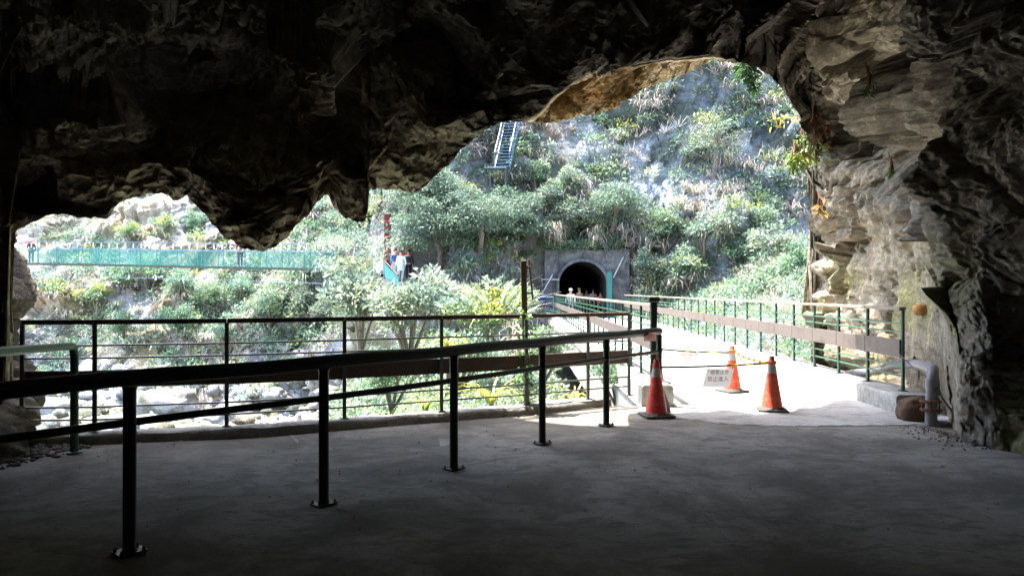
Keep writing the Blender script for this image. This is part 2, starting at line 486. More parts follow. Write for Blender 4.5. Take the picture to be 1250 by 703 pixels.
def cave():
    u_in = np.unique(np.concatenate([np.linspace(-60, 980, 830), np.linspace(980, 993, 40), np.linspace(993, 1310, 260)]))
    phi = np.arctan((u_in - 625) / F)
    left = np.linspace(-math.pi, phi[0], 70, endpoint=False)
    right = np.linspace(phi[-1], math.pi, 71)[1:]
    ph = np.concatenate([left, phi, right])
    ncol = len(ph)
    U = 625 + F * np.tan(np.clip(ph, -1.2, 1.2))
    inside = (np.abs(ph) < 1.0)
    # horizontal distance to the wall, per column
    rho = np.interp(U, yu, yy) / np.cos(ph)
    back_phi = np.array([-math.pi, -2.5, -1.8, -1.3, -.95, np.arctan((-200 - 625) / F)])
    back_r = np.array([14, 9, 6.2, 5.6, 7.5, 7.4 / math.cos(.742)])
    m = ph < math.atan((-200 - 625) / F)
    rho[m] = np.interp(ph[m], back_phi, back_r)
    fr_phi = np.array([math.atan((1310 - 625) / F), .95, 1.3, 1.8, 2.5, math.pi]); fr_r = np.array([6.3 / math.cos(math.atan(685 / F)), 6.6, 5.2, 5.6, 9, 14])
    m = ph > math.atan(685 / F)
    rho[m] = np.interp(ph[m], fr_phi, fr_r)
    Hh = np.interp(U, [-60, 300, 600, 800, 900, 990, 1150, 1310], [3.1, 3.1, 3.4, 4.0, 4.7, 5.6, 4.8, 4.2])
    Hh[~inside] = np.interp(ph[~inside], [-math.pi, -1, 1, math.pi], [4.5, 3.2, 4.2, 4.5])
    # elevation where each column ends below
    mouth = (U > 10) & (U < 992.0) & inside
    jag = fbm(np.stack([U * .09, U * 0, U * 0], 1), 4, 3) * 7
    jag *= np.interp(U, [0, 20, 950, 985], [1, 1, 1, 0])
    vb = np.interp(U, cu, cv) + jag
    te = np.where(mouth, (355 - vb) / F * np.cos(ph), -(EYE + .35) / rho)
    el_b = np.arctan(te)
    NR1, NR2 = 400, 50
    s1 = np.linspace(0, 1, NR1); el_m = math.radians(27)
    rows = [el_b + (el_m - el_b) * s for s in s1] + [np.full(ncol, el_m + (math.radians(90) - el_m) * s) for s in np.linspace(0, 1, NR2)[1:]]
    EL = np.stack(rows)                                   # nr x nc
    nr = len(rows)
    PH = np.broadcast_to(ph, EL.shape); RH = np.broadcast_to(rho, EL.shape); HH = np.broadcast_to(Hh, EL.shape)
    tn = np.tan(np.clip(EL, -1.3, 1.569))
    p_ = 2.6
    r_h = 1.0 / ((1 / RH) ** p_ + (np.maximum(tn, 0) / HH) ** p_) ** (1 / p_)
    # below the eye the wall flares a little outwards or stays
    Uu = 625 + F * np.tan(np.clip(PH, -1.2, 1.2)); Vv = 355 - F * tn / np.cos(np.clip(PH, -1.2, 1.2))
    # the pale outer face beyond the dark lip
    lipv = np.interp(Uu, lu, lv)
    wob = fbm(np.stack([Uu.ravel() * .03, Vv.ravel() * .03, Vv.ravel() * 0], 1), 4, 21).reshape(EL.shape) * 9
    out = sstep(Vv - lipv + wob, -2, 4) * sstep(Uu, 636, 648) * (1 - sstep(Uu, 868, 905)) * (np.abs(PH) < 1)
    r_h = r_h * (1 + .22 * out)
    wz = sstep(Uu, 965, 988) * (1 - sstep(Uu, 1020, 1110)) * (np.abs(PH) < 1)
    ev = np.stack([Vv.ravel() * .022, Vv.ravel() * 0, Uu.ravel() * .004], 1)
    wz = wz + .8 * (1 - sstep(Uu, 25, 70)) * sstep(Uu, -180, -60) * (np.abs(PH) < 1)
    PH = PH + wz * (fbm(ev, 5, 23).reshape(EL.shape) * .05)
    def pos(rh): return np.stack([np.sin(PH) * rh, np.cos(PH) * rh, EYE + rh * tn], -1).reshape(-1, 3)
    B = pos(r_h).astype(np.float32)
    zz = r_h * tn
    # relief
    wq = np.stack([fbm(B * .5, 3, 31), fbm(B * .5, 3, 37), fbm(B * .5, 3, 41)], 1)
    Bw = B + wq * .5
    big = fbm(B * .42, 3, 1) * 1.0
    q = Bw[:, 2] * .95 + Bw[:, 0] * .38 - Bw[:, 1] * .18
    saw = (q * 1.15) % 1.0; saw = np.where(saw < .86, saw / .86, (1 - saw) / .14)
    q2 = Bw[:, 2] * 2.1 - Bw[:, 0] * 1.2 + Bw[:, 1] * .5
    saw2 = (q2 * 1.7) % 1.0; saw2 = np.where(saw2 < .8, saw2 / .8, (1 - saw2) / .2)
    flute = ridged((B + wq * .3) * np.array([3.0, 3.0, 1.1]), 4, 9)
    fine = ridged(Bw * np.array([6, 6, 9.]), 4, 12)
    micro = fbm(B * 16, 3, 15)
    wallish = sstep(Uu.ravel() + wq[:, 0] * 160, 920, 1080) * (np.abs(PH.ravel()) < 1.2)
    cm = 1 - wallish
    f1, s1_ = facet(B * np.array([.7, .7, .85]) + wq * .35, 301)
    f2, s2_ = facet(B * np.array([1.7, 1.7, 2.1]) + wq * .6, 303)
    f3, s3_ = facet(B * np.array([4.3, 4.3, 5.2]) + wq * 1.0, 305)
    f4, s4_ = facet(B * np.array([10, 10, 12.]) + wq * 1.5, 307)
    c1_, c2_, ci_ = cells(B * np.array([.95, .95, .8]) + wq * .5, 321)
    bulge = .7 - c1_ ** 2
    c1_, c2_, ci_ = cells(B * np.array([2.6, 2.6, 2.2]) + wq * .7, 323)
    bulge = bulge + (.5 - c1_ ** 2) * .35
    lay = ridged(np.stack([B[:, 0] * .9 + B[:, 2] * .4, B[:, 1] * .9, (B[:, 2] - B[:, 0] * .35 + wq[:, 2] * .8) * 4.5], 1), 4, 331)
    lay2 = ridged(np.stack([B[:, 0] * 3, B[:, 1] * 3, (B[:, 2] - B[:, 0] * .3 + wq[:, 1] * .5) * 13], 1), 3, 333)
    rough_ = sstep(fbm(B * .9, 3, 311), -.25, .25)
    disp = (big * .75 + f1 * .75 + np.minimum(s1_, .16) * .45 + f2 * (.22 - .10 * wallish) + np.minimum(s2_, .12) * .12 + fbm(B * 1.6, 5, 341, .6) * .26 + bulge * .55 * wallish + (f3 * (.10 - .04 * wallish) + np.minimum(s3_, .1) * .07) * (.4 + .9 * rough_) + f4 * .05 * (.4 + rough_) + lay * .03 * cm + lay2 * (.004 + .008 * cm) + fbm(B * 6.5, 4, 343, .65) * .07
            + saw * (.20 * cm + .02) * (.5 + big) + saw2 * .09 * cm * rough_ + flute * (.03 * wallish + .05 * cm * rough_) + fine * .012 + micro * .03)
    disp = disp - np.mean(disp)
    rhs = r_h.ravel()
    # keep the shell where things stand (bridge side, floor line)
    near_floor = np.clip(1 - (zz.ravel() + EYE) / .8, 0, 1)
    disp = disp * (1 - .55 * near_floor * wallish) * np.interp(rhs, [0, 3], [.2, 1])
    disp = disp * np.clip(np.abs(EL.ravel() - math.pi / 2) / .25, 0, 1)
    # along the bridge's right side keep out of the railing: the wall never comes nearer than its base there
    safe = sstep(Uu.ravel(), 960, 1000) * (1 - sstep(Uu.ravel(), 1120, 1160)) * (1 - sstep(zz.ravel(), 0.3, 1.6))
    disp = np.where(disp > 0, disp * (1 - .8 * safe), disp)
    pz = sstep(Uu.ravel(), 1060, 1110) * (1 - sstep(Uu.ravel(), 1146, 1160)) * (1 - sstep(zz.ravel() + EYE, 1.3, 2.2)) * (np.abs(PH.ravel()) < 1)
    disp = disp * (1 - pz) + np.minimum(disp, .02) * pz - .22 * pz
    rh2 = (rhs * (1 - np.clip(disp, -1.4, 1.6) / np.maximum(rhs / np.cos(EL.ravel()), 3.0))).reshape(EL.shape)
    V = pos(rh2)
    G = B.reshape(*EL.shape, 3).astype(np.float64)
    ga = np.gradient(G, axis=0); gb = np.gradient(G, axis=1)
    N_ = np.cross(ga, gb); N_ /= np.linalg.norm(N_, axis=-1, keepdims=True) + 1e-12
    ray = G - np.array([0, 0, EYE]); N_ *= -np.sign((N_ * ray).sum(-1, keepdims=True) + 1e-9)
    for _ in range(6):
        N_[1:-1] = (N_[:-2] + N_[1:-1] + N_[2:]) / 3; N_[:, 1:-1] = (N_[:, :-2] + N_[:, 1:-1] + N_[:, 2:]) / 3
    N_ /= np.linalg.norm(N_, axis=-1, keepdims=True) + 1e-12
    VN = G + N_ * np.clip(disp, -1.2, 1.2).reshape(EL.shape)[..., None] * 1.0
    wN = np.where(mouth[None, :], sstep(EL - EL[:1], .03, .12) * (1 - .0 * EL), sstep(Uu, 991, 1030) + (Uu < 10) * .0 + (np.abs(PH) > .7) * 1.0)
    wN = wN * (1 - sstep(Uu, 1085, 1120) * (1 - sstep(Uu, 1210, 1260)) * (1 - sstep(zz + EYE, 1.0, 2.4)) * (np.abs(PH) < 1))
    wN = np.clip(wN, 0, 1) * sstep(math.pi / 2 - EL, .2, .7) * (U[None, :] > 10) 
    V = (V.reshape(*EL.shape, 3) * (1 - wN[..., None]) + VN * wN[..., None]).reshape(-1, 3)
    # ochre stain with painted-in light by the mouth, greenish film low on the right
    nn = fbm(B * .8, 4, 51)
    ti = np.ones((len(B), 3), np.float32) * np.array([.75, .74, .72])
    o = out.ravel()[:, None]
    oc = np.where((nn > .14)[:, None], np.array([3.0, 2.45, 1.7]), np.array([3.9, 3.7, 3.2]))  # ochre stain, brightened to paint bounce light onto this face
    ti = ti * (1 - o) + oc * o
    le = (sstep(Vv.ravel() + nn * 130 - np.abs(Uu.ravel() - 330) * .12, 60, 190) * (1 - sstep(Uu.ravel() + nn * 80, 560, 660)) * (np.abs(PH.ravel()) < .9))[:, None]  # lit look of the hanging lobes, painted into the tint
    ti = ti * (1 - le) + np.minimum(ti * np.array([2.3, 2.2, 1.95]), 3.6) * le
    gr = (wallish * sstep(nn, .0, .25) * (1 - sstep(zz.ravel(), -.2, 1.0)))[:, None]
    ti = ti * (1 - gr) + ti * np.array([1.0, 1.05, .65]) * gr
    # shade painted into the tint: rock darkens deep inside and high up
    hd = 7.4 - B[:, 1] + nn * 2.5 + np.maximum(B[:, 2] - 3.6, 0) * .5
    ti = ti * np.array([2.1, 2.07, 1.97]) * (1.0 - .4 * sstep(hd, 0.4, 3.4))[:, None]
    wl = (wallish * (1 - sstep(Uu.ravel() + nn * 90, 1090, 1200)))[:, None]  # right wall brightened near the mouth: painted light, fading to the right
    ti = ti * (1 + wl * np.array([.7, .64, .52]))
    Fq = grid_faces(nr, ncol)
    # outer cliff: rows that leave the rim outwards
    mi = np.where(mouth)[0]; a0, a1 = mi[0], mi[-1]
    cols = np.arange(a0, a1 + 1)
    rim = V[cols]                                        # row 0
    tx = np.gradient(np.interp(np.arange(len(cols)), np.arange(len(cols)), rim[:, 0])); tz = np.gradient(rim[:, 2])
    k = np.ones(41) / 41
    tx = np.convolve(np.pad(tx, 20, 'edge'), k, 'valid'); tz = np.convolve(np.pad(tz, 20, 'edge'), k, 'valid')
    ln = np.hypot(tx, tz) + 1e-6
    nx, nz = -tz / ln, tx / ln
    V2 = [rim]
    offs = [(.1, .05), (.2, .18), (.32, .42), (.45, .85), (.58, 1.5), (.7, 2.4), (.85, 3.8), (1.0, 6), (1.2, 9), (1.4, 13), (1.7, 20), (2.0, 30)]
    for oy, oh in offs:
        ed = sstep(rim[:, 0], 4.3, 5.4)
        ohx = np.where(rim[:, 0] > 4.3, oh * (.35 + .65 * ed), oh * .25)
        Q = rim + np.stack([nx * ohx, np.full(len(cols), oy) - ed * oy * .9, np.maximum(nz, .15) * oh + oh * .12], 1)
        nz_ = fbm(Q * .6, 4, 61) * min(1.2, .25 + oh * .4)
        Q = Q + np.stack([nz_ * 0, nz_, nz_ * .3], 1) * min(1, oy * 2)
        V2.append(Q)
    V2 = np.concatenate(V2[1:])
    base = len(V)
    nk = len(cols)
    idx = np.concatenate([cols[None, :], base + np.arange(len(offs) * nk).reshape(len(offs), nk)])
    b0 = idx[:-1, :-1].ravel(); b1 = idx[:-1, 1:].ravel(); b2 = idx[1:, 1:].ravel(); b3 = idx[1:, :-1].ravel()
    Fo = np.stack([b0, b3, b2, b1], 1)
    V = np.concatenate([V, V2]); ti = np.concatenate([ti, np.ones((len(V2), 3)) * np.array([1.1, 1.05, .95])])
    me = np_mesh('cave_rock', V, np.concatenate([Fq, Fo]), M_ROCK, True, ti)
    o_ = link('cave_rock', me)
    tag(o_, 'dark rugged rock ceiling and right wall framing the cave mouth', kind='structure')
    return V[:nr * ncol].reshape(nr, ncol, 3)
CV = cave()

# ------------------------------------------------------------------ terrain outside
def Hraw(x, y):
    Yr_ = np.interp(x, [-80, -40, -18, -11, -8, -4, 0, 8, 12, 60], [52, 46, 42.5, 40, 36, 34.5, 36.5, 36.5, 35, 30])
    mm = np.interp(x, [-80, -18, -11, -6, 0, 60], [.75, .75, 1.0, 1.5, 1.5, 1.5])
    d = np.maximum(y - Yr_, 0)
    hill = -6 + mm * d * (1 + .012 * d) * np.where(d < 2, d / 2 * .5 + .5, 1)
    spur = -1.2 - .015 * (y - 10) - np.maximum(0, (-2.6 - .09 * (y - 10)) - x) * .9
    spur = np.where(y < 10.5, spur, spur)
    nearcliff = -1.0 - np.maximum(0, y - 8.6) * 1.6
    rb = -1.1 + np.maximum(0, x - 6.8) * .55
    rb = np.where(x > 5.9, np.minimum(rb, 6), -9)
    h = np.maximum(np.maximum(hill, np.where(x < 2.4, spur, -6)), np.maximum(nearcliff, rb))
    h = np.maximum(h, -6)
    return h

def terrain_h(x, y):
    h = Hraw(x, y)
    cor = (x > 1.4) & (x < 6.4) & (y < 40.6)
    h = np.where(cor, np.minimum(h, -1.6 - 2.2 * np.exp(-((y - 24) / 9) ** 2)), h)
    # landing in front of the tunnel, and cutting above the portal
    land = (x > -.3) & (x < 7.0) & (y >= 40.6) & (y < 43.3)
    h = np.where(land, -.06, h)
    # shelf that carries the end of the suspension bridge
    sh = (x > -8.6) & (x < -3.6) & (y > 38.2) & (y < 41.6)
    h = np.where(sh, 2.02, h)
    return h

def terrain():
    xs = np.concatenate([np.arange(-75, -34, .5), np.arange(-34, 26, .17), np.arange(26, 70, .6)])
    ys = np.concatenate([np.arange(8.6, 34, .3), np.arange(34, 60, .15), np.arange(60, 74, .35), np.arange(74, 110, 1.2)])
    X, Y = np.meshgrid(xs, ys)
    Z = terrain_h(X, Y)
    for _ in range(5):
        Zp = np.pad(Z, 1, 'edge')
        Zs = (Zp[:-2, 1:-1] + Zp[2:, 1:-1] + Zp[1:-1, :-2] + Zp[1:-1, 2:]) / 4
        keep = ((Y > 40.2) & (X > -.6) & (X < 7.3)) | ((X > -9) & (X < -3.3) & (Y > 37.9) & (Y < 41.8))
        Z = np.where(keep, Z, Zs)
    V = np.stack([X, Y, Z], -1).reshape(-1, 3)
    V = V.astype(np.float32)
    n1 = fbm(V * np.array([.16, .16, .16]), 3, 71)
    n2 = fbm(V * .55, 4, 73)
    n3 = ridged(V * np.array([.9, .9, .6]) + n2[:, None], 4, 75)
    d1, d2, idv = cells(V * .42 + n2[:, None] * .6, 77)
    up = sstep(V[:, 2], -5.7, -4)
    flat = (((V[:, 0] > -.6) & (V[:, 0] < 7.3) & (V[:, 1] >= 40.2) & (V[:, 1] < 43.6) & (V[:, 2] < .5)) |
            ((V[:, 0] > -9) & (V[:, 0] < -3.3) & (V[:, 1] > 37.8) & (V[:, 1] < 41.8) & (V[:, 2] < 2.5)))
    corr = (V[:, 0] > 1.2) & (V[:, 0] < 6.5) & (V[:, 1] < 41)
    amp = np.where(flat, 0.0, np.where(corr, .25, 1.0)) * np.interp(V[:, 1], [9, 36, 44], [.25, .45, 1])
    disp = (n1 * 3.2 + n2 * 1.3 + n3 * .45 + (idv - .5) * 1.5) * amp
    near_portal = np.exp(-(((V[:, 0] - 4.2) / 4.0) ** 4)) * np.exp(-(((V[:, 1] - 44) / 4) ** 2))
    disp = disp * (1 - .8 * near_portal)
    V2 = V.copy()
    V2[:, 1] -= disp * .7 * up
    V2[:, 2] += disp * .45 * np.where(up > 0, 1, 1)
    V2[:, 0] += n3 * .35 * amp * up
    bed = (1 - up) * amp
    V2[:, 2] += bed * (np.abs(n3) * .8 + idv * .8)
    # local colour of the ground: pale river stone low down, warm slide scar, bluish rock high on the right
    ti = np.ones((len(V), 3)) * .95
    bl = sstep(V2[:, 0], -2, 12)[:, None]
    ti = ti * (1 - bl) + ti * np.array([.86, .98, 1.12]) * bl
    lf = (1 - sstep(V2[:, 0], -20, -12))[:, None] * sstep(n1, -.1, .2)[:, None]
    ti = ti * (1 - lf) + ti * np.array([1.7, 1.4, 1.1]) * lf
    rv = (1 - sstep(V2[:, 2], -5.2, -3.2))[:, None]
    ti = ti * (1 + .7 * rv)
    Fq = grid_faces(len(ys), len(xs))
    c = V2[Fq].mean(1)
    c0 = V[Fq].mean(1)
    hole = (c0[:, 0] > 2.2) & (c0[:, 0] < 6.1) & (c0[:, 1] > 43.1) & (c[:, 1] < 45.5) & (c[:, 2] < 3.3)
    Fq = Fq[~hole]
    me = np_mesh('gorge_hillside', V2, Fq, M_TERR, True, ti)
    o = link('gorge_hillside', me)
    tag(o, 'steep rocky slopes and boulder bed of the gorge beyond the cave', kind='structure')
    return xs, ys, V2.reshape(len(ys), len(xs), 3)
TX, TY, TV = terrain()
from mathutils.bvhtree import BVHTree
def _bvh(A, k):
    sub = A[::k, ::k]; nr, nc = sub.shape[:2]
    return BVHTree.FromPolygons([tuple(p) for p in sub.reshape(-1, 3).tolist()], grid_faces(nr, nc).tolist())
BV = _bvh(TV, 2)
CB = _bvh(CV[:400], 4)
def hit(u, v, default=45):
    d = Vector(((u - 625) / F, 1, -(v - 355) / F)).normalized()
    o = Vector((0, 0, EYE)) + d * 10.5
    loc, n, i, dist = BV.ray_cast(o, d, 150)
    return loc if loc is not None else Vector(P(u, v, default))
def rockhit(u, v):
    d = Vector(((u - 625) / F, 1, -(v - 355) / F)).normalized()
    loc, n, i, dist = CB.ray_cast(Vector((0, 0, EYE)), d, 60)
    return loc, n
def ground_z(x, y):
    loc, n, i, dist = BV.ray_cast(Vector((x, y, 80)), Vector((0, 0, -1)), 120)
    return loc.z if loc is not None else -6.0

# ------------------------------------------------------------------ floor, kerb, bridge
KL = [(-5.4, 7.35), (-4.3, 7.42), (-2.65, 7.85), (-.83, 8.75), (.4, 9.35), (1.35, 9.98)]
def kerb_y(x): return float(np.interp(x, [p[0] for p in KL], [p[1] for p in KL]))
JX = [1.62, 1.9, 2.15, 2.45, 2.9, 3.4, 4.2, 5.3, 14]; JY = [9.32, 9.1, 8.92, 8.62, 8.5, 8.47, 8.5, 8.62, 8.62]
def joint_y(x): return np.interp(x, JX, JY) + .02 * np.sin(x * 23) + .014 * np.sin(x * 51 + 1)

def floor():
    xs = np.unique(np.concatenate([np.linspace(-14, -6, 12), np.linspace(-6, 6.5, 240), np.linspace(6.5, 14, 12)]))
    def top(x):
        if x < 1.35: return kerb_y(x) + .27
        if x < 1.70: return 9.98 + .03 * math.sin(x * 40)
        return float(joint_y(x))
    xs = np.unique(np.concatenate([xs, [1.349, 1.351, 1.699, 1.701]]))
    tops = np.array([top(x) for x in xs])
    t = np.concatenate([np.linspace(0, .35, 8), np.linspace(.35, 1, 170)[1:]])
    Y = -13 + (tops[None, :] + 13) * t[:, None]
    X = np.broadcast_to(xs, Y.shape)
    V = np.stack([X, Y, X * 0], -1).reshape(-1, 3)
    und = fbm(V * .7, 3, 91) * .02 + fbm(V * 5, 3, 93) * .006
    und *= np.clip((8.6 - V[:, 1]) / 2, .25, 1)
    V[:, 2] = und - .006
    nr, nc = Y.shape
    Fq = grid_faces(nr, nc)
    # broken outer edge dropping down
    last = V[(nr - 1) * nc:].copy(); e1 = last.copy(); e1[:, 2] -= .35; e2 = last.copy(); e2[:, 2] -= 3.5
    b = len(V); V = np.concatenate([V, e1, e2])
    r0 = (nr - 1) * nc + np.arange(nc); r1 = b + np.arange(nc); r2 = b + nc + np.arange(nc)
    for q, w in ((r0, r1), (r1, r2)):
        Fq = np.concatenate([Fq, np.stack([q[:-1], q[1:], w[1:], w[:-1]], 1)])
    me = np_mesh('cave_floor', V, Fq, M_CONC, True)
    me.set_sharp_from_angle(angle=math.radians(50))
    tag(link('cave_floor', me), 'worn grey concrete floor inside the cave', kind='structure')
floor()

def extrude_profile(path, prof, jitter=0, seed=0, sub=.12):
    """prof: (offset to the left of travel, z) pairs; returns MB"""
    pts = [Vector((p[0], p[1], 0)) for p in path]
    dense = []
    for a_, b_ in zip(pts[:-1], pts[1:]):
        n = max(1, int((b_ - a_).length / sub))
        dense += [a_.lerp(b_, k / n) for k in range(n)]
    dense.append(pts[-1])
    m = MB(); rings = []
    for i, p in enumerate(dense):
        d = (dense[min(i + 1, len(dense) - 1)] - dense[max(i - 1, 0)]).normalized()
        nrm = Vector((-d.y, d.x, 0))
        rings.append([p + nrm * o + Vector((0, 0, z)) for o, z in prof])
    V = np.array([[tuple(q) for q in r] for r in rings]).reshape(-1, 3)
    if jitter:
        V = V + np.stack([fbm(V * 3, 3, seed + k) for k in range(3)], 1) * jitter
    n = len(prof); f = []
    for i in range(len(dense) - 1):
        for k in range(n - 1):
            f.append((i * n + k, i * n + k + 1, (i + 1) * n + k + 1, (i + 1) * n + k))
    f.append(tuple(range(n))); f.append(tuple(reversed([(len(dense) - 1) * n + k for k in range(n)])))
    m.add(V.tolist(), f)
    return m
kb = extrude_profile(KL, [(0, -.02), (.012, .05), (.03, .085), (.06, .1), (.14, .106), (.22, .1), (.26, .08), (.27, -.3)], .03, 5)
tag(kb.build('kerb', M_KERB, None, True), 'low worn concrete kerb along the outer edge of the cave walkway, under the rail fence', 'kerb')

def xl(Y): return 1.97 + .012 * (Y - 10.3)      # left railing line
def xr(Y): return 5.14 + .035 * (Y - 9.7)       # right railing line
BR = empty('footbridge', (3.5, 20, 0), label='sunlit white concrete footbridge leading from the cave to the tunnel', cat='bridge')
def deck():
    ys = np.concatenate([[0], np.linspace(.02, 1, 120)]) 
    xs = np.linspace(0, 1, 60)
    Xa = np.zeros((len(ys), len(xs))); Ya = Xa.copy()
    for j, s in enumerate(xs):
        x0 = 1.70 + (5.55 - 1.70) * s
        y0 = float(joint_y(x0)) + .012
        for i, t in enumerate(ys):
            Y = y0 + (42.98 - y0) * t ** 1.6
            Xa[i, j] = x0 + (xl(Y) - .0 - 1.97) * (1 - s) + (xr(Y) - 5.12) * s; Ya[i, j] = Y
    V = np.stack([Xa, Ya, Xa * 0], -1).reshape(-1, 3)
    V[:, 2] = fbm(V * 2, 3, 95) * .008
    nr, nc = Xa.shape
    Fq = grid_faces(nr, nc)
    first = V[:nc].copy(); first[:, 2] -= .3
    b = len(V); V = np.concatenate([V, first]); k = np.arange(nc)
    Fq = np.concatenate([Fq, np.stack([k[1:], k[:-1], b + k[:-1], b + k[1:]], 1)])
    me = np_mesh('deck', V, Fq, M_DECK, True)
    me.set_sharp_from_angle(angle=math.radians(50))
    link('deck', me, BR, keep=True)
deck()
g = MB(); g.v, g.f = [], []
pl = [(xl(y), y) for y in (9.85, 20, 30, 42.6)]
extrude_profile(pl, [(-.2, .0), (-.19, .26), (-.17, .285), (.2, .285), (.225, .26), (.23, -.95), (.0, -.97)], .012, 3, .5).build('kerb', M_KERB, BR, True, True)
pr = [(xr(y), y) for y in (9.32, 20, 30, 42.6)]
extrude_profile(pr, [(-.25, -.9), (-.24, .2), (-.22, .235), (.24, .235), (.27, .21), (.27, -.01), (.28, -.02)][::1], .012, 4, .5).build('kerb', M_KERB, BR, True, True)
gd = MB()
for xx in (2.6, 3.6, 4.7): gd.box((xx, 25.5, -.62), (.3, 33, .8))
gd.box((3.55, 26.3, -.12), (3.2, 32.4, .18))
gd.build('girder', M_KERB, BR, keep=True)
# retaining face under the walkway edge is the broken slab edge plus this footing
ft = extrude_profile([(p[0], p[1] - .12) for p in KL] + [(1.62, 9.9)], [(-1.2, -.03), (.2, -.03), (.32, -.5), (.8, -3.6), (-1.2, -3.6)], .1, 8, .3)
tag(ft.build('retaining_wall', M_KERB, None, True), kind='structure')

# ------------------------------------------------------------------ railings
def railing(label, posts, zb, h, mats, rails, plank, post_w, top, group=None, post_round=False, cap_last=False, plank_side=1, rail_r=.012):
    """posts: (x, y); rails: heights; plank: (z0, z1) heights over zb"""
    mp, mr, mt, mw = mats
    x0, y0 = posts[0]
    R_ = empty('railing', (x0, y0, zb), label=label, cat='railing', group=group)
    P3 = [Vector((p[0] - x0, p[1] - y0, 0)) for p in posts]
    d0 = math.atan2(P3[1].y, P3[1].x)
    pm = MB()
    pm.box((0, 0, h / 2 - .02), (post_w, post_w * .7, h - .04), None, .005)
    pm.box((0, 0, .006), (post_w * 2.1, post_w * 1.8, .012), None, .002)
    pme = pm.mesh('post', mp)
    for i, p in enumerate(P3):
        o = link('post', pme, R_, p)
        d = (P3[min(i + 1, len(P3) - 1)] - P3[max(i - 1, 0)])
        o.rotation_euler = (0, 0, math.atan2(d.y, d.x))
    n0 = Vector((-P3[1].y, P3[1].x, 0)).normalized() * plank_side
    for z in rails:
        MB().tube([p + Vector((0, 0, z)) for p in P3], rail_r, 8).build('rail', mr, R_, True)
    for a_, b_ in zip(P3[:-1], P3[1:]):
        d = (b_ - a_); dn = d.normalized()
        MB().beam(a_ + dn * .004 + Vector((0, 0, h - .02)), b_ - dn * .004 + Vector((0, 0, h - .02)), top[0], top[1], .006).build('top_rail_board', mt, R_)
        zc = (plank[0] + plank[1]) / 2
        off = n0 * (post_w * .35 + .013)
        j = random.uniform(-.004, .004)
        MB().beam(a_ + dn * .006 + off + Vector((0, 0, zc + j)), b_ - dn * .006 + off + Vector((0, 0, zc + j)), .024, plank[1] - plank[0], .004).build('plank', mw, R_)
    return R_
YPR = [9.7 + 1.03 * k for k in range(31)]
railing('green railing with pale wooden planks on the right side of the bridge', [(xr(y), y) for y in YPR], .235, 1.1,
        (M_GREEN, M_GREENL, M_WOODT, M_WOODL), (.19, .32, .77, .88), (.44, .67), .05, (.09, .045), plank_side=1)
YPL = [10.3 + 1.03 * k for k in range(30)]
railing('green railing with pale wooden planks on the left side of the bridge', [(xl(y), y) for y in YPL], .285, 1.08,
        (M_GREEN, M_GREENL, M_WOODT, M_WOODL), (.19, .32, .77, .88), (.44, .64), .05, (.09, .045), plank_side=1)
# stout end post of the left bridge railing
e = MB(); e.box((0, 0, .66), (.085, .085, 1.32), None, .008); e.box((0, 0, 1.345), (.15, .13, .075), None, .012); e.box((0, 0, .01), (.16, .16, .02), None, .003)
tag(e.build('end_post', M_DARKG, None, loc=(1.93, 10.05, .09)), 'stout black square post with a wide cap where the left bridge railing starts', 'post')

BF = [(-4.98, 7.5)] + [(x, kerb_y(x) + .14) for x in (-4.28, -3.05, -1.9, -.85, .18, 1.02)] + [(1.62, 10.22)]
railing('long dark rail fence with a brown plank on the kerb at the cave edge', BF, .1, 1.15,
        (M_STEEL, M_RAILM, M_WOODD, M_WOODD), (.13, .26, .76, .89), (.45, .63), .042, (.075, .05), plank_side=1, rail_r=.011)

# tall timber post standing behind the fence
tp = empty('timber_post', (.19, 9.5, -.1), label='tall weathered timber post with a narrow board bracketed behind it, rising over the rail fence', cat='post')
tp.rotation_euler = (0, math.radians(-1.2), 0)
MB().box((0, 0, 1.02), (.075, .09, 2.04), None, .006).build('post', M_POSTW, tp)
MB().box((.09, .10, 1.8), (.025, .09, .52), Matrix.Rotation(-.09, 3, 'Y'), .004).build('board', M_WOODT, tp)
for z in (1.95, 1.62): MB().box((.045, .04, z), (.11, .04, .022), None, .003).build('bracket', M_RUST, tp)

# ------------------------------------------------------------------ near handrail
HP = [(1.886, 9.45), (1.086, 8.5), (.308, 7.5), (-.507, 6.43), (-1.37, 5.37), (-2.27, 4.38), (-3.12, 3.36), (-4.0, 2.3)]
HR = empty('handrail', (HP[0][0], HP[0][1], 0), label='dark green two-bar pipe handrail running across the cave floor', cat='handrail')
hp = [Vector((p[0] - HP[0][0], p[1] - HP[0][1], 0)) for p in HP]
mpost = MB().tube([(0, 0, 0), (0, 0, .012), (0, 0, .03), (0, 0, .75), (0, 0, .755), (0, 0, .787), (0, 0, .792), (0, 0, .955), (0, 0, .985)], [.046, .044, .037, .037, .0405, .0405, .037, .037, .044], 16).mesh('post', M_DARKG, True)
mplate = MB().box((0, 0, .008), (.165, .13, .01), None, .002).mesh('base_plate', M_DARKG)
mb_ = MB()
mb_.lathe([(.012, .012), (.012, .021), (.007, .021), (.007, .032), (.001, .034)], 6)
mbolt = mb_.mesh('bolt', M_BOLT)
for i, p in enumerate(hp[:-1]):
    o = link('post', mpost, HR, p)
    d = hp[i + 1] - p; ang = math.atan2(d.y, d.x); o.rotation_euler = (0, 0, ang)
    pl_ = link('base_plate', mplate, o)
    for sx in (-.064, .064):
        for sy in (-.046, .046):
            link('bolt', mbolt, o, (sx, sy, 0))
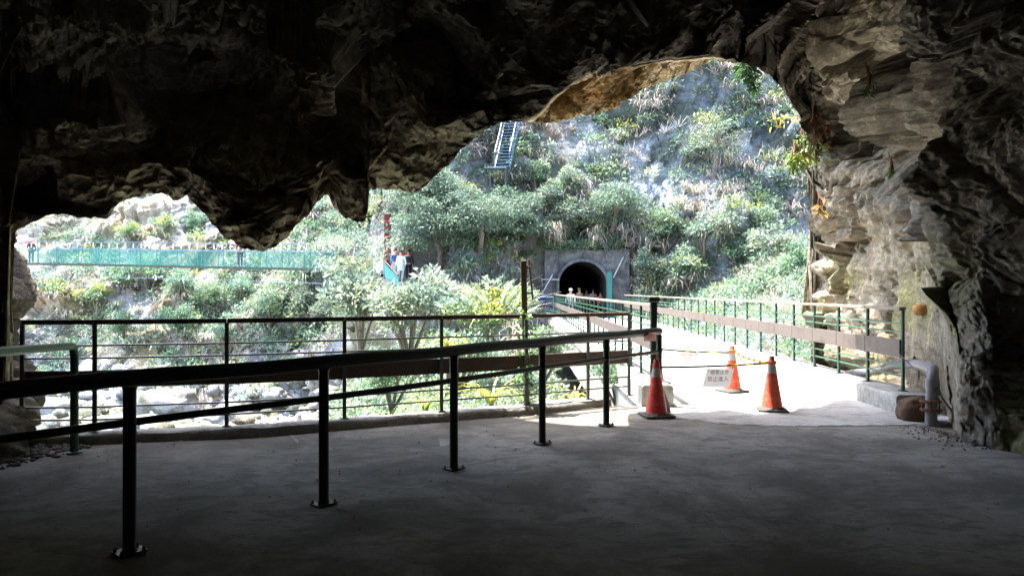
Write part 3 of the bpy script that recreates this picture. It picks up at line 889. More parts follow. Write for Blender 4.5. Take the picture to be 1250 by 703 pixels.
def curve3(pts, n=6):
    out = []
    for i in range(len(pts) - 1):
        p0, p1, p2, p3 = pts[max(i - 1, 0)], pts[i], pts[i + 1], pts[min(i + 2, len(pts) - 1)]
        for k in range(n):
            t = k / n
            out.append(.5 * ((2 * p1) + (p2 - p0) * t + (2 * p0 - 5 * p1 + 4 * p2 - p3) * t * t + (3 * p1 - p0 - 3 * p2 + p3) * t ** 3))
    out.append(pts[-1]); return out
ctop = [q + Vector((.003 * math.sin(k * 1.7), 0, .005 * math.sin(k * .9))) for k, q in enumerate(curve3([p + Vector((0, 0, 1.03)) for p in hp]))]
MB().tube(ctop, .049, 20).build('top_rail', M_DARKG, HR, True)
MB().tube(curve3([p + Vector((0, 0, .77)) for p in hp]), .024, 14).build('lower_rail', M_DARKG, HR, True)
# pale green bent pipe rail at the far left
gr_pts = [(-3.55, 4.3, 1.12), (-3.8, 5.4, 1.1), (-4.02, 6.3, 1.06), (-4.17, 6.95, 1.03), (-4.19, 7.03, 1.02), (-4.2, 7.07, .97), (-4.2, 7.08, .9), (-4.2, 7.08, 0)]
gr = empty('pipe_rail', (-4.2, 7.08, 0), label='light green bent pipe rail beside the rock at the left edge', cat='pipe rail')
MB().tube([Vector(p) - Vector((-4.2, 7.08, 0)) for p in gr_pts], .037, 18).build('pipe', M_GREENL, gr, True)
MB().lathe([(.07, 0), (.07, .01), (.045, .02), (.04, .05)], 18).build('base_flange', M_GREENL, gr, True)
MB().tube([(.65, -2.78, 1.12), (.65, -2.78, 0)], .037, 16).build('leg', M_GREENL, gr, True)

# ------------------------------------------------------------------ small notice on the handrail end
def sheet(name, col):
    t = NT(name)
    c = t.mix(t.math('MULTIPLY', t.ramp(t.noise(9, 5), .45, .75), .3), col, tuple(x * .7 for x in col))
    d = t.n('ShaderNodeBsdfDiffuse'); t.put(d.inputs[0], c)
    tr = t.n('ShaderNodeBsdfTranslucent'); t.put(tr.inputs[0], c)
    m = t.n('ShaderNodeMixShader'); m.inputs[0].default_value = .6
    t.t.links.new(d.outputs[0], m.inputs[1]); t.t.links.new(tr.outputs[0], m.inputs[2]); t.t.links.new(m.outputs[0], t.out.inputs[0])
    return t.m
M_SIGN = sheet('laminated_white_sheet', (.88, .88, .87))
M_SIGNP = sheet('laminated_pink_sheet', (.8, .6, .56))
M_INK = paint('red_ink', (.5, .02, .03), .5, (.4, .1, .1), .1)
M_INKB = paint('dark_ink', (.08, .08, .1), .5, (.1, .1, .1), .1)
def text(s, size, parent, loc, rot, mat, name='lettering'):
    c = bpy.data.curves.new(name, 'FONT'); c.body = s; c.size = size; c.align_x = 'CENTER'; c.align_y = 'CENTER'
    c.extrude = .0006; c.materials.append(mat)
    tmp = bpy.data.objects.new('t', c); COL.objects.link(tmp)
    dg = bpy.context.evaluated_depsgraph_get()
    me = bpy.data.meshes.new_from_object(tmp.evaluated_get(dg)); bpy.data.objects.remove(tmp)
    me.name = name; me.materials.clear(); me.materials.append(mat)
    o = link(name, me, parent, loc); o.rotation_euler = rot
    return o
sg = empty('notice', (1.71, 9.15, .98), rz=0, label='small pinkish notice with red writing strapped to the end of the dark handrail', cat='sign')
MB().box((0, 0, 0), (.155, .012, .105), None, .003).build('panel', M_SIGNP, sg)
text('禁止進入', .034, sg, (0, -.008, .026), (math.pi / 2, 0, 0), M_INK)
text('NO ENTRY', .02, sg, (0, -.008, -.01), (math.pi / 2, 0, 0), M_INK)

# ------------------------------------------------------------------ cones, bars, hanging signs
def cone_mats():
    t = NT('cone_plastic')
    f = t.noise(7, 6, .6)
    c = t.mix(t.ramp(f, .4, .75), (.62, .045, .035), (.5, .06, .05))
    c = t.mix(t.math('MULTIPLY', t.ramp(t.noise(24, 7, .75), .52, .64), .7), c, (.55, .32, .27))
    m1 = t.done(c, .45, t.bump(t.noise(60, 3), .1, .002))
    t = NT('cone_orange')
    f = t.noise(7, 6, .6)
    c = t.mix(t.ramp(f, .4, .75), (.72, .10, .045), (.6, .09, .05))
    c = t.mix(t.math('MULTIPLY', t.ramp(t.noise(24, 7, .75), .52, .64), .7), c, (.6, .36, .28))
    return m1, t.done(c, .45, t.bump(t.noise(60, 3), .1, .002))
M_C1, M_C2 = cone_mats()
M_REFL = paint('reflective_band', (.5, .5, .5), .35, (.25, .23, .2), .5)
M_BASE = paint('cone_rubber', (.07, .065, .06), .8, (.2, .18, .15), .7)
M_YEL = paint('yellow_band', (.75, .42, .02), .4, (.3, .2, .05), .4)
M_BLACK = paint('black_bar', (.015, .015, .016), .4, (.1, .09, .08), .3)
M_ORNG = paint('orange_cap', (.75, .16, .02), .4, (.4, .15, .05), .2)
def cone(loc, rz, mat, label, s=1.0, ring=False, group='traffic cones on the bridge'):
    c = empty('traffic_cone', loc, rz, label=label, cat='traffic cone', group=group)
    c.scale = (s, s, s)
    b = MB(); b.box((0, 0, .014), (.37, .37, .028), None, .01); b.lathe([(.165, .028), (.15, .045), (.138, .05)], 28)
    b.build('base', M_BASE, c, True)
    MB().lathe([(.138, .045), (.134, .06), (.062, .49), (.0615, .5)], 28).build('body', mat, c, True)
    MB().lathe([(.0640, .485), (.0640, .492), (.0465, .592), (.0455, .60)], 28).build('reflective_band', M_REFL, c, True)
    MB().lathe([(.047, .596), (.044, .62), (.046, .625), (.046, .64), (.038, .646), (.034, .69), (.028, .70), (.012, .702)], 24).build('tip', mat, c, True)
    if ring:
        MB().lathe([(.048, .60), (.058, .605), (.058, .635), (.048, .64)], 24).build('bar_ring', M_ORNG, c, True)
    return c
c1 = onfloor(801, 508); c2 = onfloor(893.5, 478); c3 = onfloor(942, 501)
cone((c1[0], c1[1], 0.004), .15, M_C1, 'deep red cone nearest the handrail, in front of a grey slab')
cone((c2[0], c2[1], 0.004), .4, M_C2, 'orange cone standing furthest back, in the middle of the deck', ring=True)
cone((c3[0], c3[1], 0.004), -.2, M_C2, 'orange cone on the right, nearest the right-hand kerb', ring=True)
cone((2.42, 12.4, 0.004), .3, M_C1, 'red and white banded cone half hidden behind the fence posts', 1.0)
# grey slab leaning behind the left cone
s_ = MB(); pts = [(-.09, 0), (.13, 0), (.1, .14), (.05, .29), (0, .34), (-.06, .33), (-.1, .2)]
s_.add([(x, 0, z) for x, z in pts] + [(x, .05, z) for x, z in pts], [tuple(range(7)), tuple(range(13, 6, -1))] + [((k + 1) % 7, k, 7 + k, 7 + (k + 1) % 7) for k in range(7)])
o = s_.build('stone_slab', paint('slab_grey', (.12, .115, .11), .9, (.06, .05, .045), .5, bump=.6), None, loc=(c1[0] + .12, c1[1] + .3, .0))
o.rotation_euler = (math.radians(-14), 0, 0); tag(o, 'dark grey slab leaning just behind the deep red cone', 'slab')

def bar(a_, b_, label, n=13, sag=.02, yel=(1, 3, 9, 11)):
    a_, b_ = Vector(a_), Vector(b_)
    B_ = empty('cone_bar', a_, label=label, cat='barrier bar')
    d = b_ - a_
    q = [d * (k / n) - Vector((0, 0, sag * 4 * (k / n) * (1 - k / n))) for k in range(n + 1)]
    k = 0
    while k < n:
        y = k in yel; j = k
        while j < n and (j in yel) == y: j += 1
        MB().tube(q[k:j + 1], .0145 if y else .0135, 10).build('yellow_band' if y else 'black_band', M_YEL if y else M_BLACK, B_, True)
        k = j
    return B_
bar((c1[0] + .05, c1[1] - .0, .605), (c3[0] - .055, c3[1], .615), 'black bar with yellow bands linking the deep red cone and the right cone', 14, .012, (9, 11, 13))
bar((1.93, 9.45, .80), (c2[0] - .055, c2[1], .60), 'thin black and yellow bar from the handrail post to the middle cone', 14, .01, (4, 9, 10))
bar((c2[0] + .05, c2[1] - .04, .60), (c3[0] - .02, c3[1] + .06, .615), 'yellow and black bar between the middle cone and the right cone', 12, .03, (0, 2, 4, 6, 8, 10))
def hang_sign(u0, u1, v0, v1, Y, lean, label, rows, mat, ink):
    a_ = Vector(P(u0, v0, Y)); w = (u1 - u0) / F * Y; h = (v1 - v0) / F * Y
    S = empty('hanging_sign', a_ + Vector((w / 2, 0, 0)), label=label, cat='sign')
    m = MB(); m.add([(-w / 2, -.003, 0), (w / 2, -.003, 0), (w / 2 - lean, -.003, -h), (-w / 2 - lean, -.003, -h),
                     (-w / 2, .003, 0), (w / 2, .003, 0), (w / 2 - lean, .003, -h), (-w / 2 - lean, .003, -h)],
                    [(3, 2, 1, 0), (4, 5, 6, 7), (0, 1, 5, 4), (2, 3, 7, 6), (1, 2, 6, 5), (3, 0, 4, 7)])
    m.build('panel', mat, S)
    for tx, sz, fz in rows:
        text(tx, sz, S, (-lean * fz, -.006, -h * fz), (math.pi / 2, 0, 0), ink)
    MB().tube([(-w / 2 + .02, 0, 0), (-w / 2 + .02, 0, .035)], .003, 6).build('tie', M_BLACK, S)
    MB().tube([(w / 2 - .02, 0, 0), (w / 2 - .02, 0, .035)], .003, 6).build('tie', M_BLACK, S)
    return S
hang_sign(863, 896, 450, 472, 9.28, .06, 'white board with rows of red characters hanging from the front cone bar', (('遊客止步', .06, .2), ('禁止進入', .068, .58)), M_SIGN, M_INK)
hang_sign(827, 853, 429, 443, 10.3, .0, 'faint white board hanging from the rear bar left of the middle cone', (('禁止通行', .05, .3), ('危險', .05, .7)), M_SIGN, M_SIGNP)

# ------------------------------------------------------------------ pipe by the right wall
pb = onfloor(1136, 519)
PX, PY = pb[0], pb[1]
pp = empty('drain_pipe', (PX, PY, 0), label='grey plastic pipe bending out of the floor by the right rock wall', cat='pipe')
arc = [(0, 0, 0), (.01, 0, .3), (.02, 0, .52)] + [(.02 + .13 * math.cos(t) * .0 + (1 - math.cos(t)) * .10, (1 - math.cos(t)) * .16, .52 + math.sin(t) * .11) for t in (.3, .7, 1.1, 1.5)]
arc += [(.3, .75, .62), (.47, 1.3, .58), (.55, 1.9, .5), (.6, 2.5, .36), (.6, 3.4, .2)]
MB().tube(arc, .064, 20).build('tube', M_PIPE, pp, True)
MB().tube([(.018, 0, .44), (.02, 0, .54)], .073, 20).build('coupling', M_PIPE, pp, True)
for z in (.17, .27):
    MB().lathe([(.07, z), (.115, z), (.115, z + .022), (.07, z + .022)], 18).build('flange', M_RUST, pp, True)
for t in range(6):
    MB().tube([(.097 * math.cos(t * 1.05), .097 * math.sin(t * 1.05), .15), (.097 * math.cos(t * 1.05), .097 * math.sin(t * 1.05), .31)], .009, 6).build('bolt', M_RUST, pp)
MB().tube([(.02, -.07, .5), (.1, -.06, .32), (.22, -.05, .16)], .011, 8).build('hose', M_PIPE, pp, True)
MB().tube([(-.1, .5, .78), (-.07, .2, .62), (-.02, 0, .55), (.05, -.08, .47), (0, -.08, .4)], .005, 6).build('wire', M_BLACK, pp, True)

def rock_mesh(name, size, seed, mat, sub=4, rough=.25):
    import bmesh
    bm = bmesh.new(); bmesh.ops.create_icosphere(bm, subdivisions=sub, radius=1)
    V = np.array([v.co[:] for v in bm.verts])
    d1, d2, i_ = cells(V * 1.1 + seed * 3.7, seed)
    r = 1 + fbm(V * 1.1 + seed * 9.1, 3, seed) * rough * 2.2 + (i_ - .5) * rough + fbm(V * 6, 3, seed + 2) * rough * .22
    V2 = np.sign(V) * np.abs(V) ** .8 * r[:, None] * np.array(size)
    for v, c in zip(bm.verts, V2): v.co = c
    me = bpy.data.meshes.new(name); bm.to_mesh(me); bm.free(); set_smooth(me); me.materials.append(mat)
    at = me.color_attributes.new('tint', 'FLOAT_COLOR', 'POINT')
    at.data.foreach_set('color', np.ones(len(V2) * 4, np.float32) * 1.0)
    return me
def thing_rock(name, u, v, size, seed, mat, label, Y=None, sub=4, zup=.5, rough=.25, group=None, loc=None, cat='rock'):
    p = Vector(loc) if loc else (Vector(onfloor(u, v)) if Y is None else Vector(P(u, v, Y)))
    o = link(name, rock_mesh(name, size, seed, mat, sub, rough), None, p + Vector((0, 0, size[2] * zup)))
    tag(o, label, cat, group); return o
thing_rock('brown_rock', 1117, 512, (.2, .14, .18), 3, M_BROWNR, 'brown boulder at the near end of the right kerb, beside the grey pipe', rough=.12)
thing_rock('pale_rock', 1150, 519, (.14, .07, .04), 8, M_KERB, 'small flat pale stone right of the grey pipe', rough=.15)
lo, nn_ = rockhit(1126, 378)
thing_rock('ochre_stone', 0, 0, (.11, .09, .085), 5, paint('ochre_stone', (.5, .24, .07), .8, (.2, .1, .05), .6, sc=12, bump=.6), 'rounded ochre stone stuck on the right wall above the railing end', loc=tuple(lo + Vector((-.03, -.04, -.04))), rough=.12)

# the rock pillar at the left edge (rounded body whose right flank is seen)
def left_pillar():
    prof = [(262, 24), (285, 14), (300, 13), (320, 20), (340, 26), (352, 30), (366, 34), (378, 26), (388, 20), (400, 14), (408, 9), (418, 11), (430, 16), (442, 20), (455, 27), (470, 35), (485, 40), (500, 45), (520, 47), (540, 44), (552, 34), (575, 14)]
    vs = np.array([p[0] for p in prof], float); us = np.array([p[1] for p in prof], float)
    v = np.linspace(252, 575, 330); u = np.interp(v, vs, us)
    Y0 = np.interp(v, [252, 400, 470, 575], [8.2, 7.9, 7.55, 6.4])
    X = (u - 625) / F * Y0; Z = EYE - (v - 355) / F * Y0
    na = 170; th = np.linspace(-2.6, 1.9, na)
    A = np.interp(v, [252, 400, 575], [1.0, .9, .75])
    V = np.zeros((len(v), na, 3))
    for i in range(len(v)):
        V[i, :, 0] = X[i] - A[i] * 1.46 + A[i] * np.cos(th) ; V[i, :, 1] = Y0[i] + A[i] * 1.3 * np.sin(th); V[i, :, 2] = Z[i]
    V = V.reshape(-1, 3)
    w = fbm(V * 1.1, 3, 141)
    Q = np.stack([V[:, 0] * 2.6 + V[:, 2] * 1.5, V[:, 1] * 2.6, V[:, 2] * .8 - V[:, 0] * .8], 1) + w[:, None]
    d1, d2, i_ = cells(Q, 143)
    disp = ridged(Q * 1.6, 4, 142) * .09 + (i_ - .5) * .16 + np.minimum(d2 - d1, .25) * .3 + fbm(V * 7, 3, 149) * .03
    ang = np.tile(th, len(v))
    edge = np.exp(-(ang / .22) ** 2)
    amt = 1 - .75 * edge
    V[:, 0] += disp * np.cos(ang) * amt; V[:, 1] += disp * np.sin(ang) * 1.2 * amt
    ti = np.ones((len(V), 3)) * np.array([1.15, 1.05, .9])
    me = np_mesh('rock_pillar', V, grid_faces(len(v), na)[:, ::-1], M_ROCK, True, ti)
    tag(link('rock_pillar', me), 'fluted rock pillar at the left edge of the cave mouth', kind='structure')
left_pillar()

def sun_block_cliff():
    # added rock mass out of view on the left, blocks sun from the floor
    zs = np.linspace(-6, 13, 90); t = np.linspace(0, 1, 110)
    px = np.interp(t, [0, .35, .7, 1], [-6.4, -8.4, -12.5, -20]); py = np.interp(t, [0, .35, .7, 1], [7.2, 10.2, 13.0, 14.0])
    V = np.stack([np.broadcast_to(px, (90, 110)), np.broadcast_to(py, (90, 110)), np.broadcast_to(zs[:, None], (90, 110))], -1).reshape(-1, 3).copy()
    f1, e1 = facet(V * .6, 401); f2, e2 = facet(V * 1.6, 402)
    d = fbm(V * .3, 3, 403) * 1.2 + f1 * .9 + f2 * .35 + fbm(V * 2, 4, 404) * .25
    V[:, 0] -= np.abs(d) * .8; V[:, 1] -= d * .3
    me = np_mesh('sun_block_cliff', V, grid_faces(90, 110)[:, ::-1], M_ROCK, True, np.ones((len(V), 3)) * np.array([1.6, 1.5, 1.3]))
    tag(link('sun_block_cliff', me), kind='structure')
sun_block_cliff()
def stones(name, pts, sizes, mat, label, cat=None, kind=None):
    V = []; Fs = []; C = []
    base = np.array([(1, 0, 0), (-1, 0, 0), (0, 1, 0), (0, -1, 0), (0, 0, 1), (0, 0, -1)], float)
    fc = np.array([(0, 2, 4), (2, 1, 4), (1, 3, 4), (3, 0, 4), (2, 0, 5), (1, 2, 5), (3, 1, 5), (0, 3, 5)])
    # cube-ish: subdivide octahedron once
    ed = {}; vv = base.tolist(); nf = []
    def mid(a_, b_):
        k = (min(a_, b_), max(a_, b_))
        if k not in ed:
            m = (np.array(vv[a_]) + np.array(vv[b_])); m /= np.linalg.norm(m); vv.append(m.tolist()); ed[k] = len(vv) - 1
        return ed[k]
    for a_, b_, c_ in fc:
        x, y, z = mid(a_, b_), mid(b_, c_), mid(c_, a_)
        nf += [(a_, x, z), (x, b_, y), (z, y, c_), (x, y, z)]
    bv = np.array(vv); nf = np.array(nf)
    for k, (p, s) in enumerate(zip(pts, sizes)):
        sc = s * np.array([rng.uniform(.6, 1.2), rng.uniform(.6, 1.2), rng.uniform(.35, .75)])
        a_ = rng.uniform(0, 6.28); R = np.array([[math.cos(a_), -math.sin(a_), 0], [math.sin(a_), math.cos(a_), 0], [0, 0, 1]])
        v = (bv * rng.uniform(.7, 1.15, (len(bv), 1)) * sc) @ R.T + np.array(p)
        Fs.append(nf + len(V) * len(bv)); V.append(v); C.append(np.ones((len(bv), 3)) * rng.uniform(.6, 1.5))
    me = np_mesh(name, np.concatenate(V), np.concatenate(Fs), mat, False, np.concatenate(C))
    return tag(link(name, me), label, cat, kind=kind)
pts = []; sz = []
for k in range(420):
    t = random.random() ** .8
    x = -4.75 + random.gauss(0, .22) + .3 * t; y = 6.2 + 1.35 * t + random.gauss(0, .1)
    if x > -4.55 + .42 * t + .05: x = -4.6
    pts.append((x, y, .0)); sz.append(random.uniform(.012, .045))
stones('gravel', pts, sz, M_ROCK, 'small broken stones along the foot of the left rock pillar', kind='stuff')
pts = []; sz = []
for k in range(420):
    x = random.uniform(-4.2, 5); y = random.uniform(4.8, 8.6)
    if random.random() < .35: x = 4.75 - abs(random.gauss(0, .22)); y = random.uniform(7.2, 8.5)
    pts.append((x, y, .0)); sz.append(random.uniform(.003, .011) * (1.6 if x > 4.2 else 1))
M_GRIT = make_concrete('grit_stone', (.2, .18, .15), (.08, .07, .06), .6, 8)
stones('grit', pts, sz, M_GRIT, 'scattered grit and crumbs on the cave floor', kind='stuff')

# ------------------------------------------------------------------ tunnel portal across the gorge
M_PORT = make_concrete('portal_stone', (.2, .21, .225), (.04, .044, .048), .8, 1.4)
M_TUN = paint('tunnel_lining', (.028, .027, .025), .9, (.05, .05, .04), .6)
M_TEAL = paint('teal_paint', (.03, .2, .19), .45, (.1, .1, .08), .3)
M_POLE = paint('pale_pole', (.5, .55, .57), .5, (.3, .3, .28), .4)
def portal():
    T = empty('tunnel_portal', (4.1, 43, 0), label='dark arched tunnel mouth in a grey stone wall at the far end of the bridge', cat='tunnel')
    cx, rx, zs, rz = 0.0, 1.36, 1.95, 1.3
    xs = np.unique(np.concatenate([np.linspace(-2.2, -rx, 12), -rx * np.cos(np.linspace(0, math.pi, 41)), np.linspace(rx, 2.75, 16)]))
    V = []; nz = 26
    topz = 3.98 + fbm(np.stack([xs * .9, xs * 0, xs * 0], 1), 3, 5) * .25
    for x, tz in zip(xs, topz):
        b = -.2 if abs(x) >= rx - 1e-6 else zs + rz * math.sqrt(max(0, 1 - (x / rx) ** 2))
        for k in range(nz + 1): V.append((x, 0, b + (tz - b) * k / nz))
    V = np.array(V)
    V[:, 1] += np.abs(fbm(V * np.array([1.8, 1, 2.5]), 4, 161)) * -.22
    n = len(xs)
    i = np.arange((n - 1) * nz); a_, b_ = i // nz, i % nz
    q = a_ * (nz + 1) + b_
    Fq = np.stack([q, q + nz + 1, q + nz + 2, q + 1], 1)
    top0 = np.arange(n) * (nz + 1) + nz
    tb = V[top0].copy(); tb[:, 1] += 2.8
    b0 = len(V); V = np.concatenate([V, tb])
    Fq = np.concatenate([Fq, np.stack([top0[:-1], top0[1:], b0 + np.arange(1, n), b0 + np.arange(n - 1)], 1)])
    link('wall', np_mesh('wall', V, Fq, M_PORT, False), T)
    gx, gz = np.meshgrid(np.linspace(-2.6, 2.8, 28), np.linspace(3.7, 6.4, 14))
    Vb = np.stack([gx, .45 + (gz - 3.7) * .35, gz], -1).reshape(-1, 3)
    Vb[:, 1] += fbm(Vb * 1.1, 4, 171) * .5
    link('rock_bank', np_mesh('rock_bank', Vb, grid_faces(14, 28), M_TERR, True, np.ones((len(Vb), 3)) * .6), T)
    # raised ring of the arch and the bore behind it
    arc = [(-rx, -.2), (-rx, 1.0)] + [(-rx * math.cos(t), zs + rz * math.sin(t)) for t in np.linspace(0, math.pi, 29)] + [(rx, 1.0), (rx, -.2)]
    m = MB(); v = []; nn = len(arc)
    for y, s_ in ((-.26, 1.12), (-.26, 1.0), (.05, 1.0), (1.5, 1.0), (8, 1.02), (30, 1.02)):
        for x, z in arc:
            zz_ = z if z < zs else zs + (z - zs) * s_
            v.append((x * s_, y, zz_))
    f = []
    for r in range(1, 5):
        for k in range(nn - 1): f.append((r * nn + k, (r + 1) * nn + k, (r + 1) * nn + k + 1, r * nn + k + 1))
    f.append(tuple(5 * nn + k for k in range(nn)))
    m.add(v, f).build('bore', M_TUN, T)
    m = MB(); m.add(v[:2 * nn], [(k, nn + k, nn + k + 1, k + 1) for k in range(nn - 1)])
    m.add([(x * 1.12, -.02, (z if z < zs else zs + (z - zs) * 1.12)) for x, z in arc] + v[:nn], [(k, k + 1, nn + k + 1, nn + k) for k in range(nn - 1)])
    m.build('arch_ring', M_PORT, T)
    MB().box((0, 15, -.03), (2.8, 31, .06)).build('tunnel_floor', M_TUN, T)
    MB().box((1.52, -.5, 1.3), (.3, .12, 2.7), None, .01).build('gate_leaf', M_TEAL, T)
    MB().tube([(1.75, -.45, 2.3), (2.35, -.3, 3.5)], .035, 8).build('brace', M_POLE, T, True)
    MB().tube([(-2.5, -1.2, 1.2), (-1.75, -.35, 2.5)], .03, 8).build('brace', M_POLE, T, True)
    MB().tube([(-2.4, -.6, 2.2), (-1.4, -.35, 2.2)], .025, 8).build('crossbar', M_POLE, T, True)
portal()
railing('short grey-green railing at the far landing left of the tunnel', [(2.3, 41.0), (1.3, 41.0), (.3, 41.0), (-.7, 41.0)], -.06, 1.3,
        (M_BLUEG, M_BLUEG, M_POLE, M_TEAL), (.25, .55, .85, 1.05), (.3, .5), .06, (.08, .05), plank_side=1, rail_r=.02)

# ------------------------------------------------------------------ people
def skin_chain(name, verts, edges, radii, mat, parent, root=0, lvl=1):
    me = bpy.data.meshes.new(name); me.from_pydata(verts, edges, [])
    o = link(name, me, parent)
    me.materials.append(mat)
    md = o.modifiers.new('skin', 'SKIN')
    md.use_smooth_shade = True
    sv = me.skin_vertices[0].data
    for i, r in enumerate(radii):
        sv[i].radius = (r[0], r[1]) if hasattr(r, '__len__') else (r, r)
        sv[i].use_root = (i == root)
    sb = o.modifiers.new('sub', 'SUBSURF'); sb.levels = lvl; sb.render_levels = lvl
    return o
M_SKIN = paint('skin', (.5, .32, .23), .5, (.4, .22, .16), .2)
M_HAIR = paint('dark_hair', (.02, .016, .014), .5, (.03, .02, .02), .2)
_cl = {}
def cloth(c):
    if c not in _cl: _cl[c] = paint('cloth', c, .85, tuple(x * .5 for x in c), .4, sc=20)
    return _cl[c]
def person(loc, rz, h, shirt, trousers, label, pose='stand', hat=None, coat=False, group=None):
    s = h / 1.72
    p = empty('person', loc, rz, label=label, cat='person', group=group); p.scale = (s, s, s)
    st = .12 if pose == 'walk' else .03
    # feet at z=0, facing -Y
    A = 1 if pose == 'up' else 0
    hl, hr = ((-.27, -.12, .86), (.27, -.08, .86)) if not A else ((-.15, -.3, 1.15), (.27, -.08, .86))
    el, er = ((-.26, .02, 1.12), (.26, .03, 1.12)) if not A else ((-.25, -.08, 1.15), (.26, .03, 1.12))
    v = [(0, 0, .96), (0, .01, 1.2), (0, .0, 1.42), (0, -.01, 1.5), (0, -.02, 1.58), (0, -.02, 1.68),          # 0-5 spine, neck, head
         (-.17, 0, 1.42), el, hl, (.17, 0, 1.42), er, hr,
         (-.1, 0, .9), (-.1, -st, .5), (-.1, st * .6, .09), (-.1, st * .6 - .14, .04),
         (.1, 0, .9), (.1, st * .3 - .03, .5), (.1, -st, .09), (.1, -st - .14, .04)]
    # fingers: five short chains from each hand
    E = [(0, 1), (1, 2), (2, 3), (3, 4), (4, 5), (2, 6), (6, 7), (7, 8), (2, 9), (9, 10), (10, 11), (0, 12), (12, 13), (13, 14), (14, 15), (0, 16), (16, 17), (17, 18), (18, 19)]
    R = [(.13, .1), (.12, .09), (.1, .08), .05, (.085, .095), (.075, .09), .06, .042, .028, .06, .042, .028, .085, .06, .042, .035, .085, .06, .042, .035]
    for hnd in (hl, hr):
        b = v.index(hnd)
        for k in range(5):
            dx = (k - 2) * .017
            v.append((hnd[0] + dx * .3, hnd[1] - .03 + dx, hnd[2] - .09 - (.02 if k in (1, 2, 3) else 0))); R.append(.0085); E.append((b, len(v) - 1))
    skin_chain('body', v, E, R, M_SKIN, p)
    skin_chain('shirt', [(0, 0, .93), (0, .01, 1.2), (0, 0, 1.41), (-.18, 0, 1.4), el, tuple(Vector(el).lerp(Vector(hl), .8)), (.18, 0, 1.4), er, tuple(Vector(er).lerp(Vector(hr), .8))],
               [(0, 1), (1, 2), (2, 3), (3, 4), (4, 5), (2, 6), (6, 7), (7, 8)], [(.16, .125), (.15, .115), (.13, .1), .08, .058, .045, .08, .058, .045], cloth(shirt), p)
    skin_chain('trousers', [(0, 0, .98), v[12], v[13], v[14], v[16], v[17], v[18]], [(0, 1), (1, 2), (2, 3), (0, 4), (4, 5), (5, 6)],
               [(.155, .12), .105, .08, .062, .105, .08, .062], cloth(trousers), p)
    if coat:
        MB().lathe([(.2, .62), (.19, .9), (.165, 1.1), (.15, 1.3), (.1, 1.44)], 16).build('coat_skirt', cloth(shirt), p, True)
    hm = cloth(hat) if hat else M_HAIR
    MB().lathe([(.0001, 1.60), (.07, 1.61), (.098, 1.66), (.1, 1.72), (.08, 1.775), (.04, 1.80), (.001, 1.805)], 16, (0, .025, 0)).build('hat' if hat else 'hair', hm, p, True)
    if hat: MB().lathe([(.15, 1.70), (.15, 1.712), (.09, 1.73)], 18, (0, 0, 0)).build('brim', hm, p, True)
    # face
    f = MB(); f.tube([(0, -.105, 1.64), (0, -.135, 1.612), (0, -.11, 1.605)], [.008, .014, .008], 6)
    f.build('nose', M_SKIN, p, True)
    for sx in (-.035, .035): MB().tube([(sx, -.098, 1.645), (sx, -.112, 1.645)], .009, 6).build('eye', M_HAIR, p, True)
    return p
def at(u, z, Y): return ((u - 625) / F * Y, Y, z)
person(at(483, 2.05, 39.6), .5, 1.72, (.05, .1, .32), (.6, .75, .78), 'person in a blue top by the red tower of the suspension bridge', 'walk')
person(at(489.5, 2.05, 39.2), -.2, 1.6, (.72, .8, .8), (.6, .68, .68), 'person in a long white coat right of the one in the blue top', 'walk', coat=True)
person(at(498.5, 2.05, 40.6), 0, 1.7, (.03, .03, .05), (.02, .02, .03), 'person all in black standing right of the two others by the red tower')
person(at(661.5, -.06, 41.7), .3, 1.7, (.04, .07, .25), (.05, .05, .08), 'person in dark blue behind the short railing left of the tunnel mouth')
person(at(696.5, 0, 41.2), 0, 1.62, (.6, .6, .58), (.2, .2, .25), 'person with a white hat at the left side of the tunnel mouth', hat=(.7, .68, .65), group=None)
person(at(707, 0, 43.6), .4, 1.66, (.3, .2, .12), (.1, .1, .12), 'person with a brown hat second from the left in the tunnel mouth', 'walk', hat=(.3, .18, .08))
person(at(715.5, 0, 45.5), -.2, 1.6, (.45, .42, .42), (.1, .1, .12), 'person in a grey top in the middle of the tunnel mouth')
person(at(724, 0, 45.0), .2, 1.62, (.5, .5, .6), (.1, .1, .12), 'person in a pale lilac top right of the one in grey in the tunnel mouth', 'walk')
person(at(733, 0, 44.6), .1, 1.45, (.45, .08, .1), (.1, .1, .12), 'shorter person in dull red by the teal gate leaf')

